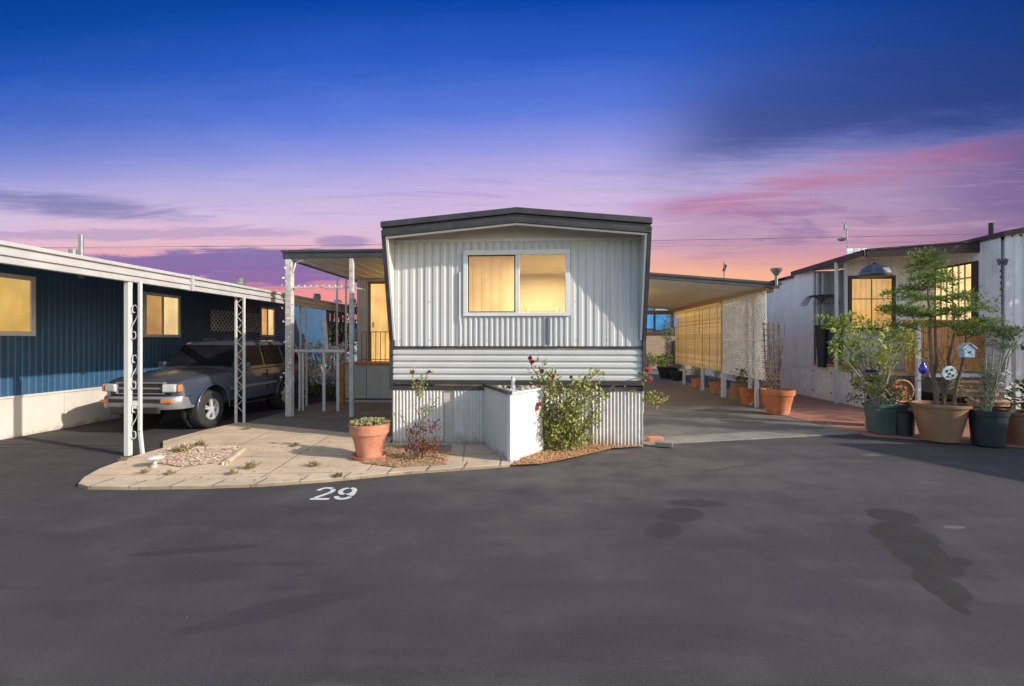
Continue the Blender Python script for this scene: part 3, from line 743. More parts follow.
for px in (240, 317):
    q = AX(px, 280, CX-.3); 
    m_ = MB().lathe([(.07,0),(.07,.10),(.10,.12),(.11,.18),(.09,.19),(.10,.25),(.08,.27)], (q.x, q.y, 2.78), 14); m_.build('roof_vent', STEEL, cp, smooth_=30)

# ------------------------------------------------------------------ the car
ck = Vector((-7.23, 9.02, 0)); CROT = R(-.2)
car = empty('parked_car', ck, 'dark slate blue four-door off-roader parked under the left carport awning', 'car', CROT)
CARP = mat('slate_blue_car_paint', (.065,.078,.125), .24, .08, 2, metal=.45, coat=.6)
CARG = mat('dark_hood_paint', (.065,.070,.085), .32, .12, 3, metal=.3, coat=.3)
SILV = mat('silver_bumper', (.24,.24,.26), .35, .08, 3, metal=.4)
CHR = mat('chrome', (.55,.55,.56), .35, .05, 3, metal=1)
BLK = mat('black_trim', (.015,.015,.016), .5, .2, 4)
RUB = mat('tyre_rubber', (.02,.02,.021), .8, .2, 8, .3)
LENS = mat('headlamp_lens', (.42,.44,.45), .15, .15, 20, spec=.8)
AMB = mat('amber_lens', (.50,.16,.03), .25, .15, 15)
TAILR = mat('red_lens', (.4,.02,.02), .2, .1, 15)
def loft(stations, close=True):
    mb = MB(); rows = []
    for y, pts in stations:
        full = pts + [(-a, b) for a, b in pts[::-1]]
        rows.append([(a, y, b) for a, b in full])
    n = len(rows[0]); vs = [v for r_ in rows for v in r_]
    fs = [(i*n+k, i*n+(k+1)%n, (i+1)*n+(k+1)%n, (i+1)*n+k) for i in range(len(rows)-1) for k in range(n)]
    fs += [tuple(range(n-1,-1,-1)), tuple((len(rows)-1)*n+k for k in range(n))]
    return mb.add(vs, fs)
def sec(hw, zb_, belt, top):
    return [(.001, zb_), (hw*.86, zb_), (hw*.965, zb_+.06), (hw*.99, zb_+.22), (hw, belt-.28), (hw*.985, belt-.12), (hw*.95, belt-.03), (hw*.90, belt), (hw*.6, top-.012), (.001, top)]
sts = [(-.76, sec(.58,.58,.86,.90)), (-.73, sec(.68,.52,.93,.965)), (-.66, sec(.755,.48,.965,1.00)), (-.5, sec(.80,.46,1.00,1.035)), (0, sec(.835,.44,1.045,1.085)),
       (.45, sec(.84,.42,1.07,1.115)), (.68, sec(.845,.40,1.085,1.12)), (1.5, sec(.85,.38,1.10,1.11)), (2.4, sec(.85,.40,1.115,1.12)), (3.3, sec(.84,.42,1.13,1.135)), (3.55, sec(.82,.45,1.13,1.135)), (3.64, sec(.77,.52,1.11,1.115))]
body = loft(sts).build('body', CARP, car, smooth_=28, local=True)
cut = MB()
for yy_ in (0, 2.675):
    for sx in (-1, 1): cut.tube([(sx*.48, yy_, .40), (sx*1.1, yy_, .40)], .45, 32)
cutter = cut.build('cutter', BLK, car, local=True)
bmod = body.modifiers.new('b', 'BOOLEAN'); bmod.object = cutter; bmod.operation = 'DIFFERENCE'; bmod.solver = 'EXACT'
dg = bpy.context.evaluated_depsgraph_get(); me = bpy.data.meshes.new_from_object(body.evaluated_get(dg)); body.modifiers.clear(); body.data = me
bpy.data.objects.remove(cutter)
CL = lambda mb, name, mt, par=None, **k: mb.build(name, mt, par or car, local=True, **k)
# hood skin, a slightly proud panel with a raised centre
hs = []
for y, hw, z0_, z1_ in ((-.70,.56,.950,.982),(-.5,.70,1.005,1.045),(0,.72,1.05,1.098),(.5,.73,1.078,1.128),(.66,.73,1.088,1.13)):
    hs.append([(-hw, y, z0_+.008), (-hw*.62, y, z1_-.004), (-hw*.55, y, z1_+.014), (0, y, z1_+.018), (hw*.55, y, z1_+.014), (hw*.62, y, z1_-.004), (hw, y, z0_+.008)])
mb = MB(); n = 7; mb.add([v for r_ in hs for v in r_]+[(v[0]*.98, v[1], v[2]-.05) for r_ in hs for v in r_], [(i*n+k, i*n+k+1, (i+1)*n+k+1, (i+1)*n+k) for i in range(4) for k in range(6)]+[(35+i*n+k, 35+i*n+k+1, i*n+k+1, i*n+k) for i in (0,) for k in range(6)]+[(i*n, (i+1)*n, 35+(i+1)*n, 35+i*n) for i in range(4)]+[(i*n+6, (i+1)*n+6, 35+(i+1)*n+6, 35+i*n+6) for i in range(4)])
CL(mb, 'hood', CARG, smooth_=40)
# cabin
def csec(hw, zb_, hwt, zt_): return [(.001, zb_), (hw, zb_), (hwt+ (hw-hwt)*.12, zb_+(zt_-zb_)*.88), (hwt-.03, zt_-.02), (hwt*.6, zt_), (.001, zt_+.006)]
cab = [(.58, csec(.76,1.08,.75,1.10)), (.72, csec(.775,1.08,.745,1.18)), (1.10, csec(.785,1.08,.675,1.62)), (1.24, csec(.785,1.08,.66,1.69)), (1.6, csec(.785,1.08,.655,1.715)), (2.8, csec(.785,1.08,.655,1.715)), (3.36, csec(.775,1.08,.65,1.70)), (3.48, csec(.77,1.08,.66,1.65)), (3.6, csec(.76,1.08,.72,1.2))]
CL(loft(cab), 'cabin', CARP, smooth_=32)
def quad(pts, th=.008):
    a = [Vector(v) for v in pts]; nrm = (a[1]-a[0]).cross(a[2]-a[0]).normalized()*th
    n = len(a); return MB().add([v+nrm for v in a]+[v-nrm for v in a], [tuple(range(n)), tuple(range(2*n-1, n-1, -1))]+[(i, (i+1)%n, n+(i+1)%n, n+i) for i in range(n)])
CL(quad([(-.70,.715,1.165),(.70,.715,1.165),(.625,1.095,1.605),(-.625,1.095,1.605)], .014), 'windshield', GLASSD)
def sidept(sx, y, z):                       # on the sloped side of the cabin
    hw, hwt, zt_ = .785, .665, 1.69; t = (z-1.08)/(zt_-1.08)
    return (sx*(hw-(hw-hwt)*t*1.0+.004), y, z)
for sx in (-1, 1):
    for nm, y0, y1, y0t, y1t in (('side_window',.88,1.76,1.20,1.70),('side_window',1.86,2.60,1.82,2.50),('side_window',2.74,3.40,2.64,3.30)):
        pts = [sidept(sx, y0, 1.15), sidept(sx, y1, 1.15), sidept(sx, y1t, 1.60), sidept(sx, y0t, 1.60)]
        CL(quad(pts, .012), nm, GLASSD)
    # doors seams, handles, mirror, moulding
    for y in (.80, 1.82, 2.58): CL(MB().box(sx*.838, sx*.855, y-.006, y+.006, .55, 1.05), 'door_seam', BLK)
    CL(MB().box(sx*.84, sx*.862, .48, 2.20, .70, .755), 'side_moulding', SILV, bevel=.006)
    CL(MB().box(sx*.84, sx*.865, 1.62, 1.76, .93, .965), 'door_handle', BLK, bevel=.005); CL(MB().box(sx*.84, sx*.865, 2.38, 2.52, .95, .985), 'door_handle', BLK, bevel=.005)
    mr = MB().obox((sx*.93, .86, 1.19), (.17, .09, .13), rz=sx*.15); CL(mr.bar((sx*.78,.88,1.14),(sx*.88,.88,1.17),.04), 'mirror', CARP, bevel=.02)
    for yw in (0, 2.675):
        fl = MB(); pts = [(sx*.842, yw+.455*math.cos(a), .40+.455*math.sin(a)) for a in [math.pi*(i/18)*1.08-.12 for i in range(19)]]
        fl.tube(pts, .016, 6); CL(fl, 'wheel_arch', CARP if yw else CARP, smooth_=True)
        CL(MB().tube([(sx*.50, yw, .42), (sx*.55, yw, .42)], .44, 24), 'wheel_well', BLK)
    CL(MB().box(sx*.70, sx*.845, .55, 2.15, .34, .375), 'side_step', BLK, bevel=.01)
    CL(MB().tube([(sx*.56,1.6,1.71),(sx*.56,1.7,1.755),(sx*.56,3.1,1.755),(sx*.56,3.2,1.71)], .014, 6), 'roof_rail', BLK)
RIMM = mat('rim_silver', (.48,.48,.50), .4, metal=.3)
def wheel(x, y):
    sx = 1 if x > 0 else -1
    def ring(prof, n=32):
        mb = MB(); vs = []
        for r_, xx in prof:
            for k in range(n):
                a = 2*math.pi*k/n; vs.append((x+sx*xx, y+r_*math.cos(a), .372+r_*math.sin(a)))
        m = len(prof); return mb.add(vs, [(i*n+k, i*n+(k+1)%n, (i+1)*n+(k+1)%n, (i+1)*n+k) for i in range(m-1) for k in range(n)])
    ty = CL(ring([(.20,.0),(.26,-.01),(.34,0),(.366,-.03),(.372,-.06),(.372,-.2),(.36,-.23),(.22,-.24)]), 'wheel', RUB, smooth_=True)
    rim = ring([(.21,.0),(.20,-.005),(.185,-.035),(.18,-.10)])
    n = 5
    for k in range(n):
        a = 2*math.pi*k/n+.3
        for da in (-.13, .13):
            rim.bar((x-sx*.02, y+.04*math.cos(a+da*2), .372+.04*math.sin(a+da*2)), (x-sx*.03, y+.19*math.cos(a+da), .372+.19*math.sin(a+da)), .032, .03)
    rim.tube([(x-sx*.06, y, .372), (x+sx*.0, y, .372)], .055, 14)
    CL(rim, 'rim', mat('rim_silver', (.48,.48,.50), .4, metal=.3) if 'RIMM' not in globals() else RIMM, ty); CL(MB().tube([(x-sx*.11, y, .372), (x-sx*.10, y, .372)], .185, 20), 'brake_disc', BLK, ty)
for x in (-.80, .80):
    for y in (0, 2.675): wheel(x, y)
# front end
gr = MB().box(-.42, .42, -.775, -.70, .76, .93); grl = CL(gr, 'grille', BLK, bevel=.01)
sl_ = MB()
for z in (.845,): sl_.box(-.40, .40, -.790, -.77, z-.014, z+.014)
CL(sl_, 'grille_bar', SILV, grl)
CL(MB().box(-.44,.44,-.79,-.72,.93,.955).box(-.44,.44,-.79,-.72,.738,.758).box(-.46,-.425,-.79,-.72,.738,.955).box(.425,.46,-.79,-.72,.738,.955), 'grille_surround', SILV, grl, bevel=.006)
for sx in (-1, 1):
    CL(MB().obox((sx*.555, -.770, .850), (.24, .08, .15), rz=sx*.16), 'headlight', LENS, bevel=.03)
    CL(MB().obox((sx*.705, -.715, .850), (.075, .12, .13), rz=sx*.65), 'turn_signal', AMB, bevel=.015)
def band(hw, yf, zlo, zhi, th, back, wrap=.10):
    xs = [hw*math.sin(math.pi/2*i/8) for i in range(9)]; path = [(x, yf+wrap*(x/hw)**6*1.2) for x in xs]
    path += [(hw+.015, yf+wrap*1.2+.10), (hw+.02, back)]
    path = [(-x, y) for x, y in path[::-1]]+path[1:]
    mb = MB(); vs = []
    for x, y in path:
        ix, iy = x*.93, y+th
        vs += [(x, y+.03, zlo), (x, y, zlo+.04), (x, y, zhi-.03), (x, y+.025, zhi), (ix, iy+.05, zhi), (ix, iy+.05, zlo)]
    m = len(path); return mb.add(vs, [(i*6+k, i*6+(k+1)%6, (i+1)*6+(k+1)%6, (i+1)*6+k) for i in range(m-1) for k in range(6)]+[(0,1,2,3,4,5), tuple((m-1)*6+k for k in range(5,-1,-1))])
bp = CL(band(.75, -.90, .47, .70, .08, -.48, .16), 'bumper', SILV, smooth_=40)
CL(MB().box(-.48,.48,-.915,-.88,.60,.665), 'air_intake', BLK, bp)
CL(MB().box(-.46,.46,-.912,-.85,.40,.52), 'lower_valance', BLK, bp, bevel=.02)
for sx in (-1, 1): CL(MB().obox((sx*.58,-.868,.62),(.19,.06,.055),rz=sx*.16), 'fog_light', AMB, bp, bevel=.01)
CL(MB().box(-.16,.16,-.935,-.915,.50,.64), 'licence_plate', mat('plate_white', (.7,.7,.68), .4), bevel=.005)
CL(band(.79, 0, 0, .2, .06, .3), 'x', SILV) if False else None
rb = MB().box(-.8,.8,3.6,3.78,.48,.68); CL(rb, 'rear_bumper', SILV, bevel=.03)
for sx in (-1,1): CL(MB().box(sx*.72,sx*.80,3.56,3.66,.85,1.08), 'tail_light', TAILR)
wp = MB()
for x in (-.45, .15): wp.bar((x, .70, 1.155), (x+.42, .80, 1.225), .014)
CL(wp, 'wiper', BLK)
CL(MB().box(-.08,.08,1.15,1.17,1.50,1.55), 'inside_mirror', BLK)

# ------------------------------------------------------------------ LEFT PORCH of the white home
PY0, PY1 = 10.28, 13.9; PX0 = -5.66
ph = empty('porch_awning', (-4, PY0, 0), 'flat charcoal-edged porch awning on weathered posts left of the white home', 'porch awning')
pzt, pzb = AY(288, 251, PY0).z, AY(288, 258.5, PY0).z
ar = MB().box(PX0, HX0-.012, PY0+.04, PY1+3, pzb+.02, pzt-.02); ar.build('awning_roof', SOFF, ph)
pf = MB().box(PX0-.04, HX0-.02, PY0-.02, PY0+.035, pzb-.0, pzt+.01).box(PX0-.06, HX0-.02, PY0-.05, PY0-.02, pzt-.04, pzt+.015).box(PX0-.045, PX0-.002, PY0+.035, PY1+3, pzb-.01, pzt+.01)
pf.build('fascia', DARK, ph, bevel=.006)
seams = MB()
for i in range(9): seams.box(PX0+.3+i*.35, PX0+.315+i*.35, PY0+.05, PY1, pzb+.0, pzb+.022)
seams.build('ceiling_seam', SOFF, ph)
xq = AY(288, 400, PY0).x
m_ = MB().box(xq-.07, xq+.07, PY0, PY0+.14, .03, pzb)
pp = m_.build('post', GREYW, ph, bevel=.01)
v_ = MB()                       # twisted vine stalk and chain against the post
for k in range(30):
    z = .5+k*.1; v_.leaf((xq+rnd(-.11,.11), PY0-.02, z), (rnd(-1,1),-.3,rnd(-.5,1)), (0,-1,0), .07, .045)
v_.build('ivy', LF_PALE, pp)
br = MB().tube([(xq+.08, PY0+.07, pzb-.28), (xq+.14, PY0+.07, pzb-.08), (xq+.32, PY0+.07, pzb-.02)], .018, 6); br.build('bracket', RAIL, pp)
x2 = AY(351, 400, PY0).x
MB().box(x2-.045, x2+.045, PY0, PY0+.09, .03, pzb).build('post', GREYW, ph, bevel=.008)
for px in (337, 346): 
    x3 = AY(px, 300, PY1-.3).x; MB().box(x3-.022, x3+.022, PY1-.32, PY1-.28, .03, pzb).build('post', RAIL, ph)
rd = MB(); za_ = AY(300, 287, PY0).z; zb2 = za_
rd.bar((xq+.06, PY0+.07, za_), (x2-.04, PY0+.07, za_), .03); rd.bar((x2, PY0+.07, za_), (x2+.28, PY0+.07, za_-.06), .03)
for k in range(8): x = xq+.2+k*.14; rd.tube([(x, PY0+.07, za_), (x, PY0+.07, za_+.05)], .02, 6)
rd.build('hanging_rod', GREYW, ph)
# sub-room with the lit door
rm_ = empty('porch_room', (-4, PY1, 0), 'grey porch room with the lit glass door behind the porch awning', 'room')
MB().box(-5.45, HX0-.015, PY1+.01, PY1+.1, 1.1, pzb+.01).build('wall', TANP, rm_)
for i in range(3): pass
gv = MB()
for i in range(5): x = -5.4+i*.09; gv.box(x, x+.012, PY1-.004, PY1+.01, 1.1, pzb)
gv.build('wall_groove', CREAM, rm_)
MB().box(-5.45, HX0-.015, PY1+.1, PY1+3, .03, pzb).build('side_wall', TANP, rm_) if False else None
dxa, dxb = AY(371, 300, PY1).x, AY(371, 300, PY1).x+.95; dzt = AY(371, 284, PY1).z
dfr = MB().box(dxa-.07, dxa, PY1-.03, PY1+.01, 1.1, dzt+.07).box(dxb, dxb+.07, PY1-.03, PY1+.01, 1.1, dzt+.07).box(dxa, dxb, PY1-.03, PY1+.01, dzt, dzt+.07)
dfr.build('door_frame', BRASS, rm_)
dr_ = MB().box(dxa, dxb, PY1-.012, PY1+.008, 1.1, dzt).build('door', GLOW_D, rm_)
MB().tube([(dxa+.08, PY1-.05, 2.1), (dxa+.08, PY1-.05, 2.25)], .018, 8).build('handle', IRON, dr_)
# deck
dk = empty('porch_deck', (-4, 12.9, 0), 'raised grey-beige porch deck with wooden rim in front of the lit door', 'porch deck')
DY = 12.8; dxl = AY(345, 400, DY).x
MB().box(dxl, HX0-.02, DY, PY1-.005, 0.03, 1.05).build('deck_side', TANP, dk)
MB().box(dxl-.06, HX0-.02, DY-.05, PY1-.005, 1.055, 1.11).build('deck_rim', WOOD, dk, bevel=.006)
MB().box(dxl-.13, dxl-.01, DY-.14, DY-.02, .03, 1.08).build('wood_post', WOOD, dk, bevel=.01)
MB().box(dxl+.02, HX0-.02, DY-.012, DY-.002, .10, .14).box(dxl+.6, dxl+.61, DY-.012, DY-.002, .14, 1.0).build('panel_joint', DARK, dk)
ir = MB(); x = dxl+.45
ir.bar((x, DY+.05, 1.95), (HX0-.05, DY+.05, 1.95), .02); ir.bar((x, DY+.05, 1.2), (HX0-.05, DY+.05, 1.2), .02)
while x < HX0-.05:
    ir.bar((x, DY+.05, 1.11), (x, DY+.05, 1.95), .014); x += .13
ir.build('iron_railing', BRASS, dk)
# low rail at the walk
rl = empty('railing', (-5.4, 11.3, 0), 'low white handrail with thin balusters behind the weathered porch post', 'railing')
RY = 11.2; xr0 = AY(291, 350, RY).x; xr1 = AY(345, 350, RY).x; zr = AY(300, 349.5, RY).z
MB().box(xr0, xr1, RY-.04, RY+.04, zr-.07, zr).build('top_rail', RAIL, rl, bevel=.01)
for px in (299.5, 303, 324, 338):
    x = AY(px, 350, RY).x; wq = .014 if px < 310 else .03
    MB().box(x-wq, x+wq, RY-.02, RY+.02, .03, zr-.07).build('baluster', RAIL, rl)
x = AY(318, 350, RY).x; MB().obox((x, RY+.4, 1.85), (.09,.04,.9), ry=-.08).build('slat', RAIL, rl)
# porch lamp
def lamp(loc, col, e, par_label, cat, r=.1):
    o = empty('ceiling_lamp', loc, par_label, cat)
    MB().lathe([(r*.5, 0), (r, -.01), (r, -.03), (r*.5, -.04)], loc, 20).build('lamp_base', CREAM, o, smooth_=40)
    MB().lathe([(r*.8, -.04), (r*.85, -.07), (r*.5, -.1), (.01, -.11)], loc, 20).build('lamp_shade', mat('lamp_glow', (.9,.7,.4), .3, emit=(1,.72,.35), estr=2), o, smooth_=True)
    L = bpy.data.lights.new('lamp_light', 'POINT'); L.energy = e; L.color = col; L.shadow_soft_size = .12
    lo = bpy.data.objects.new('lamp_light', L); COL.objects.link(lo); lo.parent = o; lo.location = (0, 0, -.25)
    return o
lamp((-3.0, 12.6, pzb+.0), (1,.62,.22), 16, 'small round lit lamp under the porch awning by the door', 'lamp')

# ------------------------------------------------------------------ RIGHT CARPORT of the white home
KY0, KY1 = 11.8, 20.5; KX = 5.5
kp = empty('carport_awning', (3.5, KY0, 0), 'dark-edged carport awning with cream ceiling right of the white home', 'carport')
za = AY(649, 272.5, KY0).z; xa_ = AY(649, 272.5, KY0).x; zb_ = AY(768, 281.5, KY0).z; xb_ = AY(768, 281.5, KY0).x
sl2 = (zb_-za)/(xb_-xa_); zh = za+sl2*(HX1-xa_)
def rz_(x): return za+sl2*(x-xa_)
T = .12
MB().prism([(HX1+.02, rz_(HX1)-.03), (KX+.1, rz_(KX+.1)-.03), (KX+.1, rz_(KX+.1)-T+.01), (HX1+.02, rz_(HX1)-T+.01)], KY0+.05, KY1, 'y').build('awning_roof', SOFF, kp)
MB().prism([(HX1+.02, rz_(HX1)), (KX+.2, rz_(KX+.2)), (KX+.2, rz_(KX+.2)-.06), (HX1+.02, rz_(HX1)-.06)], KY0-.04, KY0+.04, 'y').prism([(HX1+.02, rz_(HX1)-.062), (KX+.16, rz_(KX+.16)-.062), (KX+.16, rz_(KX+.16)-.15), (HX1+.02, rz_(HX1)-.15)], KY0-.015, KY0+.04, 'y').build('fascia', DARK, kp, bevel=.004)
MB().box(KX-.05, KX+.05, KY0+.045, KY1, rz_(KX)-.24, rz_(KX)-.12).build('side_beam', BRASS, kp)
MB().box(HX1+.03, KX-.05, KY1-.1, KY1-.01, rz_(KX)-.3, rz_(KX)-.13).build('end_beam', BRASS, kp)
ztop = rz_(KX)-.24
for px in (684, 702.5, 723.5):
    Y = AX(px, 390, KX-.03).y; wq = .045 if px < 710 else .06
    MB().box(KX-.03-wq, KX-.03+wq, Y-wq, Y+wq, .016, ztop).build('post', WHITE, kp, bevel=.006)
for px in (750.5, 757):
    Y = AX(px, 400, KX-.05).y; MB().box(KX-.10, KX-.02, Y-.05, Y+.05, .016, ztop).build('post', WHITE, kp, bevel=.006)
MB().tube([(KX+.05, KY0-.08, rz_(KX)-.1), (KX+.05, KY0-.08, rz_(KX)+.16)], .035, 10).lathe([(.04,.14),(.12,.26),(.13,.30),(.12,.31)], (KX+.05, KY0-.08, rz_(KX)), 14).build('downpipe_funnel', STEEL, kp)
lamp((2.0, 15.0, rz_(2.0)-T), (1,.70,.36), 42, 'small round lit lamp under the right carport ceiling', 'lamp')
lamp((2.0, 18.5, rz_(2.0)-T), (1,.70,.36), 55, 'small round lit lamp at the back of the right carport', 'lamp')
# lattice screen
ls = empty('lattice_screen', (KX, 13.2, 0), 'white diagonal lattice screen hanging on the right carport side', 'lattice screen')
Ya, Yb = AX(766.5, 330, KX-.1).y, AX(724, 330, KX-.1).y
lz0, lz1 = .78, ztop+.03
l_ = MB(); lattice_y(l_, Ya, Yb, lz0, lz1, KX-.12, .115, .032); l_.build('lattice', mat('dusty_lattice', (.72,.68,.60), .6, .15, 6), ls)
f_ = MB(); XX = KX-.12
f_.box(XX-.012, XX+.012, Ya-.02, Ya+.02, lz0-.02, lz1).box(XX-.012, XX+.012, Yb-.02, Yb+.02, lz0, lz1).box(XX-.012, XX+.012, Ya, Yb, lz0-.03, lz0).box(XX-.012, XX+.012, Ya, Yb, 1.72, 1.76)
f_.build('frame', CREAM, ls)
# bamboo blinds
BAM = mat('bamboo', (.72,.55,.26), .6, .10, 4, trans=.30, island=1, alt=(.95,.82,.48))
for i, (pa, pb, lab) in enumerate(((722, 700.6, 'yellow bamboo roll-up blind beside the white lattice screen'), (700, 676, 'yellow bamboo roll-up blind farthest back on the carport side'))):
    Y0, Y1 = AX(pa, 340, KX-.1).y, AX(pb, 340, KX-.1).y
    bl = empty('bamboo_blind', (KX-.12, (Y0+Y1)/2, 0), lab, 'blind', group='bamboo blinds on the carport')
    mb = MB(); z = .80
    while z < ztop-.08:
        o_ = rnd(-.008, .008); mb.box(KX-.13+o_, KX-.122+o_, Y0, Y1, z, z+.052); z += .060
    mb.build('slats', BAM, bl)
    MB().tube([(KX-.14, Y0, ztop-.05), (KX-.14, Y1, ztop-.05)], .045, 10).build('roll', BAM, bl)
    co_ = MB()
    for f2 in (.15, .5, .85): co_.bar((KX-.137, Y0+(Y1-Y0)*f2, .8), (KX-.137, Y0+(Y1-Y0)*f2, ztop-.05), .01)
    co_.build('cord', BRASS, bl)

# ------------------------------------------------------------------ plants helpers
def bend(a, b, lift=.1, n=5, jit=.02):
    a, b = Vector(a), Vector(b)
    return [a.lerp(b, i/n)+Vector((rnd(-jit,jit), rnd(-jit,jit), lift*math.sin(math.pi*i/n)+rnd(-jit,jit)*.5))*(0 if i in (0,) else 1) for i in range(n+1)]
def cluster(mb, c, r, n, L, Wd, up=.3):
    c = Vector(c)
    for _ in range(n):
        d = Vector((rnd(-1,1), rnd(-1,1), rnd(-1,1)))
        if d.length > 1 or d.length < .01: d = d.normalized()*rnd(.3,1)
        q_ = c+Vector((d.x*r[0], d.y*r[1], d.z*r[2])) if isinstance(r, tuple) else c+d*r
        dd = Vector((d.x+rnd(-.7,.7), d.y+rnd(-.7,.7), d.z+up+rnd(-.6,.6)))
        mb.leaf(q_, dd if dd.length > .01 else (0,0,1), (rnd(-1,1), rnd(-1,1), 1), L*rnd(.6,1.3), Wd*rnd(.7,1.3))
def blossom(par, c, r, mt, name='flower'):
    mb = MB()
    c = Vector(c)
    for k in range(26):
        z = 1-2*(k+.5)/26; a = k*2.4; h_ = math.sqrt(1-z*z); d = Vector((math.cos(a)*h_, math.sin(a)*h_, z))
        mb.leaf(c-d*r*.1, (d+Vector((rnd(-.3,.3), rnd(-.3,.3), rnd(-.3,.3)))), d.orthogonal(), r*.72*rnd(.8,1.1), r*.62, .3)
    return mb.build(name, mt, par)
def pot(name, loc, rt, rb, h, m, label, cat='flower pot', saucer=False, rim=.06, soil=True, n=32, group=None):
    o = empty(name, loc, label, cat, group=group)
    pr = [(rb*.4, 0), (rb, 0), (rb+(rt*.93-rb)*.5, h*.45), (rt*.93, h-rim), (rt, h-rim+.005), (rt*1.02, h), (rt*.93, h+.003), (rt*.90, h-.06), (.01, h-.06)]
    if not rim: pr = [(rb*.4, 0), (rb, 0), (rb+(rt-rb)*.5, h*.5), (rt, h), (rt*.95, h), (rt*.93, h-.05), (.01, h-.05)]
    z = .03 if saucer else 0
    MB().lathe(pr, (loc[0], loc[1], loc[2]+z), n).build('pot_body', m, o, smooth_=35)
    if saucer: MB().lathe([(rb*.9, 0), (rb*1.3, .005), (rb*1.42, .05), (rb*1.36, .05), (rb*1.2, .03), (.01, .03)], loc, n).build('saucer', m, o, smooth_=40)
    if soil: MB().lathe([(.01, h-.058+z), (rt*.9, h-.05+z), (rt*.5, h-.03+z), (.01, h-.025+z)], loc, 20).build('soil', SOIL, o)
    return o

# terracotta pot with succulents on the patio
q = G(369.5, 457.5, .035); 
p0 = pot('flower_pot', (q.x, q.y, .036), .275, .175, .46, TERRA, 'large terracotta pot with saucer left of the white home', saucer=True, rim=.14)
su = empty('succulent', (q.x, q.y, .49), 'grey-green succulents filling the large terracotta pot on the patio', 'plant')
mb = MB()
for i in range(150):
    a = rnd(0, 6.28); r_ = .27*math.sqrt(random.random()); c_ = Vector((q.x+r_*math.cos(a), q.y+r_*math.sin(a), .46+rnd(0,.07)+.05*(1-r_/.3)))
    for k in range(7):
        aa = k*.9+rnd(0,.3); el = rnd(.2, 1.1); mb.leaf(c_, (math.cos(aa)*math.cos(el), math.sin(aa)*math.cos(el), math.sin(el)), (0,0,1), .055, .026, .4)
mb.build('leaves', LF_SUCC, su)

# left rose
q = G(418, 459, .05); YR = q.y
ro = empty('rose_bush', (q.x, q.y, .05), 'thin leggy rose with reddish leaves left of the white planter', 'plant')
st_ = MB(); lf = MB(); tips = []
def stem_to(px, py, Y, r0=.014, r1=.005, lift=0, base=None):
    b = AY(px, py, Y); a = base or Vector((q.x+rnd(-.08,.08), q.y+rnd(-.05,.05), .05)); pts = bend(a, b, lift, 7, .018)
    st_.tube(pts, [r0+(r1-r0)*i/7 for i in range(8)], 5); return pts
s1 = stem_to(417, 395, YR); s2_ = stem_to(421, 378, YR+.05, base=s1[-1], r0=.008); s3 = stem_to(412, 372, YR, base=s1[-1], r0=.006)
s4 = stem_to(399, 412, YR); s5 = stem_to(428, 372, YR, base=s1[-2], r0=.006); s6 = stem_to(436, 400, YR, base=s1[4], r0=.007); stem_to(405, 425, YR)
for s_ in (s2_, s3, s5, s6, s1[4:], s4[3:]):
    for v in s_[1:]: cluster(lf, v, .05, 5, .05, .03)
st_.build('stems', TWIG, ro); lf.build('leaves', LF_ROSE, ro)
lr = MB()
for i in range(26): 
    a = AY(rnd(408,438), rnd(425,458), YR+rnd(-.15,.15)); cluster(lr, a, .08, 16, .05, .028)
lr.build('red_foliage', LF_RED, ro)
blossom(ro, s3[-1], .06, FL_DRIED); blossom(ro, s5[-1], .05, FL_RED); blossom(ro, s2_[-1]+Vector((-.07,0,-.03)), .04, FL_DRIED)
# big rose
q = G(565, 457, .03); YR = 7.35
rb2 = empty('rose_bush', (q.x, YR, .03), 'large bushy rose with red blooms right of the white planter', 'plant')
st_ = MB(); lf = MB()
ends = [(527,425),(531,440),(596,420),(600,402),(588,440),(545,368),(553,378),(560,390),(575,383),(590,372),(585,395),(540,400),(548,418),(565,410),(580,412),(600,378),(556,430),(571,432),(536,372)]
for e in ends:
    Y = YR+rnd(-.28,.22); s_ = stem_to(*e, Y, .013, .005, lift=rnd(0,.08), base=Vector((q.x+rnd(-.15,.15), YR+rnd(-.1,.1), .03)))
    for v in s_[2:]:
        for _ in range(3): cluster(lf, v+Vector((rnd(-.09,.09), rnd(-.09,.09), rnd(-.07,.07))), .07, 9, .065, .038)
for i in range(52):
    t_ = rnd(0,1); cx_ = 557-7*math.sin(t_*6)+random.gauss(0,1)*(6+9*t_); a = AY(cx_, 384+66*(1-t_)**.8, YR+rnd(-.35,.2)); cluster(lf, a, .07, 9, .06, .034)
s_ = stem_to(655, 398, 7.25, .012, .005, lift=.12, base=AY(590, 398, YR)); 
for v in s_[-1:]: 
    for _ in range(7): cluster(lf, v+Vector((rnd(-.13,.08), rnd(-.1,.1), rnd(-.13,.06))), .08, 12, .065, .04)
cluster(lf, AY(664,397,7.25), .06, 14, .06, .035)
stem_to(664, 394, 7.25, .006, .004, base=s_[-1])
s7 = stem_to(643, 376, 7.3, .01, .004, lift=.05, base=AY(588, 402, YR)); cluster(lf, s7[-1], .1, 26, .06, .035)
for v in s_[2:6]: cluster(lf, v, .05, 3, .05, .03)
st_.build('stems', TWIG, rb2); lf.build('leaves', LF_ROSE, rb2)
for (a, b), r_, m_ in (((532,362),.055,FL_RED),((552,377),.06,FL_RED),((542,371),.05,FL_DRIED),((536,408),.07,FL_ORANGE),((540,404),.06,FL_ORANGE),((530,358),.05,FL_DRIED),((571,377),.04,FL_DRIED),((648,370),.08,FL_ORANGE),((650,379),.07,FL_ORANGE),((582,386),.04,FL_DRIED)):
    blossom(rb2, AY(a, b, YR-.22 if a < 600 else 7.2), r_*1.35, m_)
